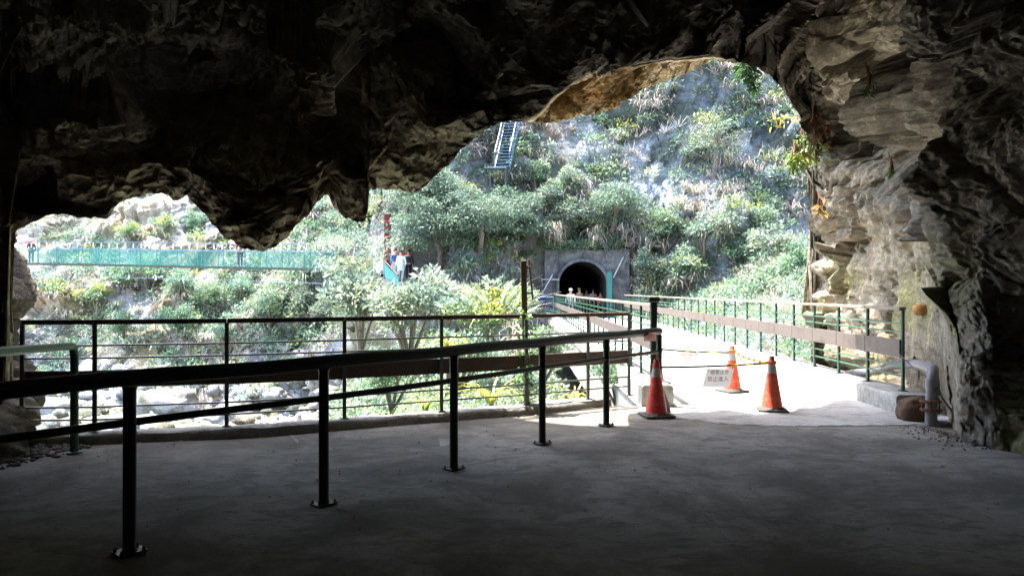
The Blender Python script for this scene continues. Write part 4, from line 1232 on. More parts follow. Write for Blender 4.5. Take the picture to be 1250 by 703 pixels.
# ------------------------------------------------------------------ suspension bridge
def susp():
    A = [P(20, 321, 50), P(110, 322, 48.5), P(200, 324, 47), P(300, 326, 45), P(400, 328.5, 42.8), P(466, 334.5, 40.6)]
    A = [Vector(p) for p in ([Vector(A[0]) + (Vector(A[0]) - Vector(A[1])) * 2.0] + [Vector(a_) for a_ in A])]
    B_ = empty('suspension_bridge', A[-1], label='suspension footbridge with green side netting crossing the side gorge at the left', cat='bridge')
    C3 = [p - A[-1] for p in curve3(A, 8)]
    nd = len(C3)
    def nrm(i):
        d = C3[min(i + 1, nd - 1)] - C3[max(i - 1, 0)]; return Vector((-d.y, d.x, 0)).normalized()
    # deck
    m = MB(); v = []; f = []
    for i, p in enumerate(C3):
        n = nrm(i)
        for o, z in ((-.7, 0), (.7, 0), (.7, -.13), (-.7, -.13)): v.append(p + n * o + Vector((0, 0, z)))
    for i in range(nd - 1):
        for k in range(4): f.append((i * 4 + k, i * 4 + (k + 1) % 4, i * 4 + 4 + (k + 1) % 4, i * 4 + 4 + k))
    m.add(v, f).build('deck', M_DARKG, B_)
    for sgn in (-1, 1):
        v = []; f = []
        ne = nd - 8
        for i, p in enumerate(C3[:ne]):
            n = nrm(i)
            for z in (-.02, .95): v.append(p + n * .72 * sgn + Vector((0, 0, z)))
        for i in range(ne - 1): f.append((i * 2, i * 2 + 2, i * 2 + 3, i * 2 + 1))
        MB().add(v, f).build('netting', M_NET, B_)
        MB().tube([p + nrm(i) * .72 * sgn + Vector((0, 0, .97)) for i, p in enumerate(C3)], .018, 6).build('top_cable', M_BLUEG, B_)
        MB().tube([p + nrm(i) * .9 * sgn + Vector((0, 0, -.85)) for i, p in enumerate(C3)], .008, 5).build('lower_cable', M_BLUEG, B_)
        MB().tube([p + nrm(i) * .72 * sgn + Vector((0, 0, 1.42)) for i, p in enumerate(C3)], 0.008, 5).build('upper_wire', M_BLUEG, B_)
    pc = MB().box((0, 0, 1.18), (.05, .05, .3)).mesh('clip', M_WHITE)
    pd = MB().tube([(0, 0, -.95), (.05, 0, -.7)], .05, 6).mesh('clamp', M_WHITE)
    L = [0]
    for a_, b_ in zip(C3[:-1], C3[1:]): L.append(L[-1] + (b_ - a_).length)
    def along(t):
        i = min(int(np.searchsorted(L, t)), nd - 1); i = max(i, 1)
        w = (t - L[i - 1]) / (L[i] - L[i - 1]); return C3[i - 1].lerp(C3[i], w), nrm(i)
    t = .5
    while t < L[-1]:
        p, n = along(t); link('clip', pc, B_, p - n * .72); t += .62
    t = 1
    while t < L[-1]:
        p, n = along(t); link('clamp', pd, B_, p - n * .9); t += 2.1
    m = MB(); t = .3
    while t < L[-1]:
        p, n = along(t)
        for s_ in (-1, 1): m.box(p + n * .72 * s_ + Vector((0, 0, .55)), (.04, .04, 1.15))
        t += 1.6
    tag(m.build('net_posts', M_TEAL, B_), kind='stuff')
    # flared end netting coming down to the landing
    E = A[-1]
    a_, b_ = Vector(P(467, 316, 40.4)) - E, Vector(P(468, 336, 40.4)) - E
    c_, d_ = Vector(P(486, 336, 37.6)) - E, Vector(P(487, 348.5, 37.6)) - E
    m = MB(); K = 8; v = []
    for k in range(K + 1):
        w = k / K; sag = Vector((0, 0, -.12 * math.sin(math.pi * w)))
        v += [a_.lerp(c_, w) + sag, b_.lerp(d_, w) + sag]
    m.add(v, [(2 * k, 2 * k + 1, 2 * k + 3, 2 * k + 2) for k in range(K)]); m.build('end_netting', M_TEAL, B_)
    MB().tube([a_, c_], .04, 8).build('end_handrail', M_REDD, B_)
    # red tower
    T = empty('bridge_tower', P(473, 340, 40.3), label='dark red steel tower post at the right end of the suspension bridge', cat='tower')
    MB().box((0, 0, 1.7), (.34, .3, 3.7), None, .02).build('column', M_REDD, T)
    for z in (.7, 1.5, 2.3, 3.1): MB().box((0, 0, z), (.39, .35, .06), None, .01).build('collar', M_RED, T)
    for x in (.25, 1.05): MB().box((x, 1.0, 1.25), (.1, .1, 1.1), None, .01).build('gate_post', M_RED, T)
    for z in (1.0, 1.38, 1.75): MB().box((.65, 1.0, z), (.9, .06, .13), None, .01).build('gate_bar', M_RED, T)
    MB().box((.3, .6, -.13), (2.6, 3.2, .2)).build('landing_slab', M_KERB, T)
    return E, C3, nrm
SE, SC3, SN = susp()
M_UMB = paint('umbrella_red', (.72, .06, .09), .6, (.5, .05, .06), .2)
M_UMB2 = paint('umbrella_pink', (.65, .25, .3), .6, (.5, .15, .16), .2)
def umbrella(loc, mat, label, tilt):
    o = empty('umbrella', loc, label=label, cat='umbrella'); o.rotation_euler = tilt
    n = 8; m = MB(); v = [(0, 0, .2)]
    for r, z in ((.25, .17), (.42, .07), (.52, -.06)):
        for k in range(n * 2):
            a_ = math.pi * k / n; rr = r * (1 if k % 2 == 0 else .93); v.append((rr * math.cos(a_), rr * math.sin(a_), z))
    N = n * 2; f = [(0, 1 + k, 1 + (k + 1) % N) for k in range(N)]
    for r in range(2):
        for k in range(N): f.append((1 + r * N + k, 1 + (r + 1) * N + k, 1 + (r + 1) * N + (k + 1) % N, 1 + r * N + (k + 1) % N))
    m.add(v, f).build('canopy', mat, o)
    MB().tube([(0, 0, -.6), (0, 0, .27)], .012, 6).build('shaft', M_BOLT, o)
for u, Y, mat, lab, cl in ((38, 49.7, M_UMB, 'red umbrella held over the left end of the suspension bridge', (.1, .1, .12)), (293, 45.2, M_UMB2, 'pinkish red umbrella over the suspension bridge beside the hanging rock', (.5, .2, .22))):
    zz_ = EYE - ((322 if u < 100 else 326) - 355) / F * Y
    pp_ = person(((u - 625) / F * Y, Y, zz_), .3, 1.6, cl, (.08, .08, .1), 'person under the ' + lab.split(' held')[0].split(' over')[0] + ' on the suspension bridge', 'up')
    umbrella(((u - 625) / F * Y - .1, Y - .2, zz_ + 1.5), mat, lab, (.2, -.3 if u < 100 else .2, 0))

# ------------------------------------------------------------------ steel stairs high on the slope
def stairs():
    h1, h2, h3 = hit(608, 214), hit(617, 180), hit(625, 152)
    sl_ = 2.6
    Yb = min(h1.y, h2.y - sl_ * .5, h3.y - sl_) - .7
    a_ = Vector(P(613, 206, Yb)); b_ = Vector(P(626, 147, Yb + sl_))
    print('STAIRS', h1, h2, h3, Yb)
    S = empty('stairs', a_, label='narrow blue-grey steel stairs climbing the cliff under the rock ceiling', cat='stairs')
    d = b_ - a_; w = Vector((.43, -.08, 0))
    n = 16
    MB().box(Vector((-.3, -.3, -.06)), (1.1, .8, .07), None, .01).build('landing', M_BLUEG, S)
    for q in ((-.7, -.5), (.2, -.5), (-.7, .05), (.2, .05)): MB().tube([(q[0], q[1], -.05), (q[0], q[1] + .2, -1.0)], .025, 6).build('support', M_BLUEG, S)
    for s_ in (-1, 1):
        MB().beam(w * s_, d + w * s_, .06, .2, 0).build('stringer', M_BLUEG, S)
        MB().tube([w * s_ + Vector((0, -.1, .95)), d + w * s_ + Vector((0, -.1, .95))], .035, 6).build('handrail', M_BLUEG, S, True)
        for k in range(0, n, 4):
            q = d * (k / n) + w * s_; MB().tube([q, q + Vector((0, -.1, .95))], .025, 6).build('baluster', M_BLUEG, S)
    tr = MB().box((0, 0, 0), (.86, .28, .045)).mesh('tread', M_BLUEG)
    for k in range(n): link('tread', tr, S, d * ((k + .5) / n) + Vector((0, -.1, 0))).rotation_euler = (0, 0, -.19)
stairs()

# ------------------------------------------------------------------ vegetation
def unit(v): return v / (np.linalg.norm(v, axis=-1, keepdims=True) + 1e-9)
def leaf_quads(C, D, N, L, Wd):
    """C base points, D directions, N normals-ish, L lengths, Wd widths -> 4 verts each"""
    S = unit(np.cross(D, N)); L = L[:, None]; Wd = Wd[:, None]
    up = unit(np.cross(S, D))
    a_ = C; b_ = C + D * L * .45 + S * Wd * .5 + up * L * .06; c = C + D * L; d = C + D * L * .45 - S * Wd * .5 + up * L * .06
    V = np.stack([a_, b_, c, d], 1).reshape(-1, 3)
    return V, np.arange(len(V)).reshape(-1, 4)
def clump_leaves(cent, rad, n, size, pal, asp=.4, jitter=.25, droop=.2, flat=.75, seed=0):
    """many leafy clumps joined: cent (K,3), rad (K,)"""
    K = len(cent)
    k = np.repeat(np.arange(K), n)
    dirs = unit(rng.normal(size=(K * n, 3)))
    dirs[:, 2] = np.where(dirs[:, 2] < -.3, -dirs[:, 2], dirs[:, 2])
    r = rng.uniform(.25, 1, K * n) ** .6
    # uneven outline: lobes
    lob = 1 + .35 * noise((dirs * 1.7 + cent[k] * 3.1).astype(np.float32), 7)
    pos = cent[k] + dirs * (r * rad[k] * lob)[:, None] * np.array([1, 1, flat])
    D = unit(dirs + rng.normal(size=dirs.shape) * .7 + np.array([0, 0, -droop]))
    N = unit(rng.normal(size=dirs.shape) * .6 + np.array([0, 0, 1.0]) + dirs * .5)
    sz = size[k] if hasattr(size, '__len__') else size
    L = sz * rng.uniform(.6, 1.4, K * n)
    V, Fq = leaf_quads(pos, D, N, L, L * asp)
    base = pal[rng.integers(0, len(pal), K)] if len(pal) != K else pal
    c = base[k] * (1 + rng.normal(size=(K * n, 1)) * jitter) * (1 + rng.normal(size=(K * n, 3)) * .06)
    return V, Fq, np.repeat(np.clip(c, .01, .8), 4, 0)
def blades(cent, n, L, w, pal, spread=.9, droop=1.0, segs=3):
    K = len(cent); k = np.repeat(np.arange(K), n); M_ = K * n
    az = rng.uniform(0, 2 * math.pi, M_); el = rng.uniform(.5, 1.45, M_) * (1 - .3 * spread) + .1
    Ls = (L[k] if hasattr(L, '__len__') else L) * rng.uniform(.55, 1.15, M_)
    h = np.stack([np.cos(az), np.sin(az), az * 0], 1); z = np.array([0, 0, 1.])
    side = np.stack([-np.sin(az), np.cos(az), az * 0], 1)
    p = cent[k] + h * rng.uniform(0, .06, M_)[:, None] * Ls[:, None]
    pts = [p]; ang = el.copy()
    for s_ in range(segs):
        d = h * np.cos(ang)[:, None] + z * np.sin(ang)[:, None]
        p = p + d * (Ls / segs)[:, None]; pts.append(p); ang = ang - droop * rng.uniform(.5, 1.2, M_)
    V = []
    for i, q in enumerate(pts):
        ww = (w * Ls * (1 - (i / segs) ** 2 * .92))[:, None]
        V += [q - side * ww * .5, q + side * ww * .5]
    V = np.stack(V, 1)                     # M x 2(segs+1) x 3
    m = V.shape[1]; V = V.reshape(-1, 3); b = np.arange(M_) * m
    Fq = np.concatenate([np.stack([b + 2 * i, b + 2 * i + 1, b + 2 * i + 3, b + 2 * i + 2], 1) for i in range(segs)])
    base = pal[rng.integers(0, len(pal), K)]
    c = base[k] * (1 + rng.normal(size=(M_, 1)) * .2)
    return V, Fq, np.repeat(np.clip(c, .01, .8), m, 0)
def twigs(cent, n, L, w, col, curl=.5):
    K = len(cent); k = np.repeat(np.arange(K), n); M_ = K * n
    D = unit(rng.normal(size=(M_, 3)) + np.array([0, -.3, .9])); Ls = L * rng.uniform(.4, 1.2, M_)
    a_ = cent[k]; b_ = a_ + D * Ls[:, None] * .5; D2 = unit(D + rng.normal(size=D.shape) * curl); c = b_ + D2 * Ls[:, None] * .5
    S = unit(np.cross(D, rng.normal(size=D.shape))) * w * .5
    V = np.stack([a_ - S, a_ + S, b_ + S * .7, b_ - S * .7, c], 1); m = 5
    V = V.reshape(-1, 3); b = np.arange(M_) * m
    Fq = np.concatenate([np.stack([b, b + 1, b + 2, b + 3], 1), np.stack([b + 3, b + 2, b + 4, b + 4], 1)[:, :4]])
    # second piece as a thin quad ending in a near point
    V2 = V.copy()
    return V2, Fq[:M_], np.repeat(np.tile(np.array(col), (M_, 1)) * rng.uniform(.6, 1.4, (M_, 1)), m, 0)
def join(parts):
    V, Fq, C = [], [], []; b = 0
    for v, f, c in parts: V.append(v); Fq.append(f + b); C.append(c); b += len(v)
    return np.concatenate(V), np.concatenate(Fq), np.concatenate(C)

PAL_DARK = np.array([(.045, .085, .045), (.06, .11, .06), (.05, .09, .06), (.085, .14, .07)])
PAL_MID = np.array([(.1, .17, .08), (.14, .21, .11), (.12, .19, .14), (.17, .24, .15), (.2, .25, .1)])
PAL_PALE = np.array([(.22, .29, .2), (.25, .3, .24), (.28, .32, .2), (.2, .28, .22)])
PAL_YEL = np.array([(.3, .36, .07), (.36, .38, .08), (.24, .34, .07)])
PAL_DRY = np.array([(.4, .34, .3), (.46, .39, .35), (.36, .33, .25), (.42, .38, .36), (.33, .36, .22)])
PAL_DARK = PAL_DARK * 1.6 + .03; PAL_MID = PAL_MID * 1.2 + .05
allC = np.concatenate([PAL_DARK, PAL_MID, PAL_MID, PAL_PALE])

def sample_slope(n, xr_, yr_, fn):
    """random points on the terrain; fn(V)->probability"""
    jx = np.where((TX[:-1] > xr_[0]) & (TX[:-1] < xr_[1]))[0]; iy = np.where((TY[:-1] > yr_[0]) & (TY[:-1] < yr_[1]))[0]
    Q = TV[np.ix_(iy, jx)]; R = TV[np.ix_(iy, jx + 1)]; S = TV[np.ix_(iy + 1, jx)]
    ar = np.linalg.norm(np.cross(R - Q, S - Q), axis=-1).ravel()
    Q, R, S = Q.reshape(-1, 3), R.reshape(-1, 3), S.reshape(-1, 3)
    pr_ = ar * np.clip(fn(Q), 0, None); pr_ = pr_ / pr_.sum()
    i = rng.choice(len(Q), n, p=pr_); a_, b_ = rng.uniform(size=(2, n, 1)); 
    return Q[i] + (R[i] - Q[i]) * a_ * .9 + (S[i] - Q[i]) * b_ * .9
def bare(V):
    """1 = bare rock, 0 = overgrown"""
    r = sstep(fbm(V.astype(np.float32) * .13, 3, 201), .02, .2)
    river = 1 - sstep(V[:, 2], -5.0, -2.8)
    lscar = np.exp(-(((V[:, 0] + 31 + (V[:, 2]) * -.6) / 2.6) ** 2)) * .9 + np.exp(-(((V[:, 0] + 24.5 + (V[:, 2] - 2) * .5) / 1.0) ** 2)) * .9
    ul = sstep(V[:, 2], 4.2, 6.5) * (1 - sstep(V[:, 0], -22, -13)) * .93
    ro = sstep(fbm(V.astype(np.float32) * .22, 3, 211), -.02, .16) * sstep(V[:, 0], -2, 3) * .9
    v = np.clip(np.maximum.reduce([r * .9, river, lscar, ul, ro]), 0, 1)
    clear = ((V[:, 0] > 1.3) & (V[:, 0] < 7.1) & (V[:, 1] < 43.6)) | ((V[:, 0] > -8.4) & (V[:, 0] < -4.3) & (V[:, 1] > 37) & (V[:, 1] < 41.6))
    return np.where(clear, 1.0, v)
NEARW = lambda V: (1 / (np.maximum(V[:, 1] - 26, 6) / 16) ** .6)
def vegetation():
    fn = lambda V: (1 - bare(V)) * (V[:, 1] < 70) * (V[:, 1] > 30)
    c = sample_slope(6400, (-42, 24), (30, 70), fn); K = len(c)
    patch = fbm(c.astype(np.float32) * .35, 3, 221)[:, None]
    pal = np.where(patch < -.05, PAL_DARK[rng.integers(0, 4, K)], np.where(patch < .13, PAL_MID[rng.integers(0, 5, K)], PAL_PALE[rng.integers(0, 4, K)]))
    yel = rng.uniform(size=(K, 1)) < .05
    pal = np.where(yel, PAL_YEL[rng.integers(0, 3, K)], pal)
    rad = rng.uniform(.3, .95, K)
    parts = [clump_leaves(c + np.array([0, -.15, .25]), rad, 52, rng.uniform(.13, .3, K), pal, .42)]
    V, Fq, C = join(parts)
    tag(link('hillside_undergrowth', np_mesh('hillside_undergrowth', V, Fq, M_LEAF, False, C)), 'dense low leafy undergrowth covering the far slopes of the gorge', kind='stuff')
    # dry silver grass tufts, many on the upper right slope
    fn2 = lambda V: (.35 + .65 * (1 - bare(V))) * (V[:, 2] > -3.5) * (V[:, 1] < 66) * (V[:, 1] > 34) * np.where(V[:, 0] > -4, 1.0, .3) * sstep(fbm(V.astype(np.float32) * .3, 2, 231), -.2, .1)
    c = sample_slope(3800, (-40, 22), (30, 66), fn2)
    c = c[~((c[:, 0] > 1.6) & (c[:, 0] < 6.9) & (c[:, 1] < 43.4))]
    v = blades(c + np.array([0, -.1, 0]), 26, rng.uniform(.7, 1.7, len(c)), .035, PAL_DRY, droop=.95)
    c2 = sample_slope(900, (-40, 22), (30, 66), fn2)
    c2 = c2[~((c2[:, 0] > 1.6) & (c2[:, 0] < 6.9) & (c2[:, 1] < 43.4))]
    v2 = blades(c2 + np.array([0, -.1, 0]), 24, rng.uniform(.6, 1.4, len(c2)), .04, np.concatenate([PAL_MID, PAL_PALE]), droop=.8)
    V, Fq, C = join([v, v2])
    tag(link('hillside_grass', np_mesh('hillside_grass', V, Fq, M_GRASS, False, C)), 'dry arching silver grass tufts on the far cliff', kind='stuff')
    c3 = sample_slope(1500, (-36, 22), (30, 66), fn2)
    c3 = c3[~((c3[:, 0] > 1.6) & (c3[:, 0] < 6.9) & (c3[:, 1] < 43.4))]
    V, Fq, C = twigs(c3, 22, 1.5, .045, (.4, .38, .36))
    tag(link('bare_twigs', np_mesh('bare_twigs', V, Fq, M_GRASS, False, C)), 'pale bare twigs and creepers over the far cliff', kind='stuff')
    # banks next to the bridge: grass and ferns on the right, spur on the left
    fr_ = lambda V: ((V[:, 0] > 6.6) | (V[:, 0] < 1.2)).astype(float) * (V[:, 2] > -4.5) / np.maximum(V[:, 1] / 12, 1)
    c4 = sample_slope(1000, (6.3, 17), (12, 41), lambda V: fr_(V))
    v4 = blades(c4, 30, rng.uniform(.6, 1.3, len(c4)), .022, np.concatenate([PAL_PALE, PAL_DRY, PAL_MID]), droop=.8)
    c5 = sample_slope(800, (6.6, 17), (12, 41), fr_)
    v5 = clump_leaves(c5 + np.array([0, 0, .3]), rng.uniform(.25, .7, len(c5)), 70, rng.uniform(.08, .18, len(c5)), np.concatenate([PAL_MID, PAL_PALE, PAL_DARK])[rng.integers(0, 13, len(c5))], .4)
    c6 = sample_slope(1100, (-7, 1.3), (9.8, 38), fr_)
    v6 = clump_leaves(c6 + np.array([0, 0, .15]), rng.uniform(.2, .5, len(c6)) * np.clip(c6[:, 1] / 18, .6, 1.5), 90, np.clip(c6[:, 1] / 160, .07, .2), allC[rng.integers(0, len(allC), len(c6))], .4)
    c7 = sample_slope(420, (-6, 1.3), (9.8, 38), fr_)
    v7 = blades(c7, 26, rng.uniform(.4, .9, len(c7)), .022, np.concatenate([PAL_PALE, PAL_YEL, PAL_MID]), droop=.7)
    V, Fq, C = join([v4, v5, v6, v7])
    tag(link('bank_vegetation', np_mesh('bank_vegetation', V, Fq, M_LEAF, False, C)), 'leafy scrub and grass on the banks either side of the bridge', kind='stuff')
    # hanging grass over the portal
    x = rng.uniform(2.0, 6.7, 150); cc = np.stack([x, 42.9 + rng.uniform(-.1, .9, 150), 4.0 + rng.uniform(-.05, .45, 150)], 1)
    va = clump_leaves(cc, rng.uniform(.2, .45, 150), 60, .13, PAL_DARK[rng.integers(0, 4, 150)] * 1.1, .4)
    cc2 = np.stack([rng.uniform(1.6, 7.1, 260), 42.75 + rng.uniform(0, 2.4, 260), 4.1 + rng.uniform(0, 1.7, 260)], 1); cc2[:110, 2] = 4.1; cc2[:110, 1] = rng.uniform(42.7, 44, 110)
    va2 = clump_leaves(cc2, rng.uniform(.25, .55, 260), 70, .15, np.concatenate([PAL_DARK, PAL_MID])[rng.integers(0, 9, 260)], .4)
    x = np.concatenate([rng.uniform(2.0, 2.9, 14), rng.uniform(4.6, 5.2, 9), rng.uniform(6.2, 7, 8)]); cc = np.stack([x, 42.8 + x * 0, 4.0 + rng.uniform(0, 1.3, 31)], 1)
    vb_ = blades(cc, 24, rng.uniform(.8, 1.9, 31), .03, PAL_DRY, droop=1.5)
    V, Fq, C = join([va, va2, vb_])
    tag(link('overhanging_growth', np_mesh('overhanging_growth', V, Fq, M_LEAF, False, C)), 'green mat and hanging dry grass over the top of the tunnel portal', kind='stuff')
vegetation()

M_BARK = make_wood('bark', (.14, .11, .085), (.28, .24, .2), (8, 8, 1.5))
def shrub_meshes(seed, r, h, n, leaf, pal, asp=.4):
    global rng
    rng = np.random.default_rng(seed)
    K = 26
    c = unit(rng.normal(size=(K, 3))) * rng.uniform(.2, .85, (K, 1)) * np.array([r, r, h * .45]) + np.array([0, 0, h * .55])
    V, Fq, C = clump_leaves(c, rng.uniform(.2, .42, K) * r, n // K, leaf, pal[rng.integers(0, len(pal), K)], asp)
    leaves = np_mesh('foliage', V, Fq, M_LEAF, False, C)
    m = MB()
    for k in range(9):
        p = Vector(c[k]); q = Vector((0, 0, -.3))
        m.tube([q, q.lerp(p, .5) + Vector((random.uniform(-.1, .1), random.uniform(-.1, .1), .1)) * r, p], [.035 * r + .01, .022 * r + .006, .006], 5)
    return leaves, m.mesh('stem', M_BARK)
PROTO = [shrub_meshes(300 + i, 1.0, 1.6, 2600, .12, pl_) for i, pl_ in enumerate((PAL_PALE, PAL_MID, PAL_PALE * .9, PAL_DARK * 1.4, np.concatenate([PAL_YEL, PAL_MID])))]
def put_shrub(loc, s, kind, label, group=None, cat='shrub', name='shrub', sz=1.0):
    e_ = empty(name, loc, random.uniform(0, 6.28), label=label, cat=cat, group=group); e_.scale = (s, s, s * sz)
    link('foliage', PROTO[kind][0], e_); link('stem', PROTO[kind][1], e_)
    return e_
# big shrubs one can tell apart: (u, v of the base, Y, radius, kind, label)
SH = [
    (590, 432, 20, 1.25, 4, 'bright yellow-green bush behind the fence, left of the timber post', 1.0),
    (500, 425, 24, 1.7, 0, 'broad pale green bush above the fence rail, left of the yellow-green one', 1.0),
    (440, 415, 27, 1.8, 2, 'broad pale bush left of the other pale ones, under the suspension bridge end', 1.0),
    (545, 400, 27, 1.5, 0, 'pale bush below the orange earth bank', .9),
    (635, 400, 30, 1.1, 1, 'mid green bush just left of the timber post', 1.0),
    (560, 470, 15, .8, 3, 'dark green bush low behind the fence', .9),
    (478, 492, 14, .75, 3, 'dark bush low behind the fence, left of the spiky plant', .9),
    (752, 486, 12.6, .5, 3, 'dark green bush in the gap between the fence end and the bridge', 1.0),
    (665, 455, 14, .55, 1, 'small green bush behind the fence right of the timber post', 1.0),
]
for u, v, Y, r, kd, lab, sz in SH:
    p = P(u, v, Y); put_shrub(p, r, kd, lab, sz=sz)
random.seed(5)
for u, v, s, kd, lab in (
    (150, 355, 1.5, 3, 'dark bush just under the suspension bridge, left of its middle'),
    (185, 350, 1.6, 3, 'dark bush under the middle of the suspension bridge, beside the orange slide scar'),
    (120, 375, 1.3, 4, 'yellow-green bush above the left part of the fence rail'),
    (225, 365, 1.5, 3, 'dark bush right of the orange slide scar'),
    (260, 380, 1.4, 1, 'mid green bush above the fence rail, below the hanging rock'),
    (300, 372, 1.5, 3, 'dark bush below the tip of the hanging rock'),
    (330, 395, 1.5, 1, 'mid green bush on the fence rail line, right of the hanging rock tip'),
    (370, 385, 1.4, 2, 'greyish bush above the fence rail, left of the broad pale bushes'),
    (150, 415, 1.3, 1, 'mid green bush seen between the upper fence bars at the left'),
    (215, 410, 1.4, 3, 'dark bush seen between the upper fence bars, second bay'),
    (280, 425, 1.3, 3, 'dark bush low between the fence bars, third bay'),
    (395, 400, 1.3, 2, 'greyish bush crossing the fence rail, left of the broad pale one'),
    (700, 240, 1.3, 0, 'pale shrub high on the cliff above the tunnel'),
    (690, 285, 1.4, 2, 'greyish shrub just above the left shoulder of the tunnel portal'),
    (810, 300, 1.5, 1, 'mid green shrub right of the tunnel portal, highest of that row'),
    (860, 310, 1.6, 0, 'large pale shrub above the right bridge railing, left of the dark gap'),
    (905, 330, 1.5, 1, 'mid green shrub just above the right railing, third from the rock wall'),
    (950, 325, 1.5, 0, 'pale shrub above the right railing, second from the rock wall'),
    (840, 345, 1.4, 1, 'low green shrub touching the right railing at mid length'),
    (790, 345, 1.3, 2, 'greyish shrub beside the tunnel portal, behind the far railing'),
    (930, 290, 1.2, 1, 'small green shrub on the blue-grey cliff above the right railing'),
    (975, 345, 1.3, 3, 'dark shrub against the right rock wall'),
    (655, 230, 1.2, 1, 'green shrub on the cliff between the stairs and the tunnel'),
    (670, 260, 1.3, 2, 'greyish shrub under the one between the stairs and the tunnel'),
    (430, 290, 1.3, 2, 'greyish shrub left of the red tower, above the bridge'),
    (405, 320, 1.3, 0, 'pale shrub where the suspension bridge disappears'),
    (200, 285, 1.1, 4, 'yellow-green shrub above the middle of the suspension bridge'),
    (160, 292, 1.0, 4, 'yellow-green shrub above the bridge, left of the other one'),
    (240, 282, 1.1, 3, 'dark shrub above the bridge beside the hanging rock'),
    (390, 268, 1.0, 2, 'greyish shrub in the notch between the hanging rocks'),
):
    p = hit(u, v)
    put_shrub(p + Vector((0, -.2, -.2)), s, kd, lab, 'shrubs on the slope around the suspension bridge' if u < 440 else 'shrubs on the cliff around the tunnel')
# feathery trees at the suspension bridge landing
def tree(loc, h, r, pal, label, seed, lean=(0, 0), n=9000, leaf=.2):
    global rng
    rng = np.random.default_rng(seed); random.seed(seed)
    t = empty('tree', loc, label=label, cat='tree')
    top = Vector((lean[0], lean[1], h * .5))
    MB().tube([Vector((0, 0, -.6)), top * .35 + Vector((.1, 0, 0)), top * .7, top], [.17, .14, .1, .05], 9).build('trunk', M_BARK, t, True)
    K = 34; c = []
    for k in range(K):
        d = unit(rng.normal(size=(1, 3)))[0]; d[2] = d[2] * .9 + .1
        c.append(np.array(top) * .85 + d * np.array([r, r * .8, h * .42]) * rng.uniform(.45, 1))
    c = np.array(c)
    for k in range(0, K, 2):
        a_ = top * random.uniform(.45, .95); b_ = Vector(c[k]); mid_ = a_.lerp(b_, .5) + Vector((0, 0, .15 * r))
        MB().tube([a_, mid_, b_], [.06, .035, .012], 6).build('limb', M_BARK, t, True)
    V, Fq, C = clump_leaves(c, rng.uniform(.3, .55, K) * r, n // K, leaf, pal[rng.integers(0, len(pal), K)], .26, droop=.6, flat=.6)
    link('crown', np_mesh('crown', V, Fq, M_LEAF, False, C), t)
PG = np.array([(.13, .2, .13), (.17, .24, .16), (.2, .27, .19), (.15, .22, .17)])
def gp(u, v, dy=-.3):
    q = hit(u, v); return Vector((q.x, q.y + dy, q.z - .3))
tree(gp(540, 318), 5.2, 2.6, PG, 'feathery grey-green tree above the bridge landing, right of the red tower', 401, (-.6, -.8))
tree(gp(585, 300), 4.6, 2.3, PG * .9, 'feathery tree right of the first, over the orange earth bank', 402, (.2, -1.0))
tree(gp(520, 268), 3.6, 2.0, PG, 'higher feathery tree just under the cave ceiling edge', 403, (.3, -.6))
tree(gp(628, 300), 3.8, 1.8, PG * .8, 'darker feathery tree left of the tunnel portal', 404, (.2, -.8))
tree(gp(868, 205), 4.2, 1.5, PAL_PALE * .95, 'thin pale tree with an airy crown high on the blue-grey cliff', 405, (.3, -.5), 2500, .16)
tree(gp(745, 275, -.1), 3.2, 1.6, PG, 'leaning leafy tree on the cliff above the tunnel', 406, (.4, -.9), 5000)
tree(Vector(P(434, 362, 36)), 4.0, 1.55, PAL_PALE, 'pale airy tree left of the red tower, in front of the suspension bridge', 407, (-.3, -.6), 3200, .17)

# spiky plants, reeds, vine
def blade_plant(name, loc, n, L, w, pal, label, cat='plant', droop=.6, segs=5, seed=1):
    global rng
    rng = np.random.default_rng(seed)
    V, Fq, C = blades(np.zeros((1, 3)) + np.array([0, 0, 0.]), n, L, w, pal, droop=droop, segs=segs)
    e_ = empty(name, loc, label=label, cat=cat)
    link('leaves', np_mesh('leaves', V, Fq, M_GRASS, False, C), e_)
    MB().tube([(0, 0, -.5), (0, 0, .06)], [.05, .03], 8).build('stem', M_BARK, e_)
    return e_
blade_plant('spiky_plant', P(548, 425, 10.6), 16, .75, .05, PAL_YEL, 'spiky plant with long arching yellow-green leaves right behind the fence', seed=21, droop=.55)
blade_plant('spiky_plant', P(600, 492, 11.0), 40, .9, .035, PAL_YEL, 'thick clump of yellow-green strap leaves low behind the fence', seed=22, droop=.5)
blade_plant('spiky_plant', P(520, 500, 11.0), 34, .8, .035, np.concatenate([PAL_YEL, PAL_PALE]), 'strap-leaved clump left of the thick one, low behind the fence', seed=23, droop=.6)
blade_plant('spiky_plant', P(702, 490, 11.6), 30, .8, .035, np.concatenate([PAL_YEL, PAL_PALE]), 'strap-leaved clump between the fence and the bridge', seed=26, droop=.6)
blade_plant('reed_clump', P(603, 400, 20), 60, 2.3, .03, np.concatenate([PAL_YEL, PAL_PALE]), 'tall upright reeds left of the timber post', seed=24, droop=.22)
blade_plant('reed_clump', P(622, 402, 21), 50, 2.0, .03, np.concatenate([PAL_YEL * .9, PAL_DRY]), 'second clump of reeds, closest to the timber post', seed=25, droop=.25)
blade_plant('pandan_plant', P(640, 420, 17), 50, 1.4, .04, PAL_DRY, 'dry drooping grass clump behind the timber post', seed=27, droop=1.0)
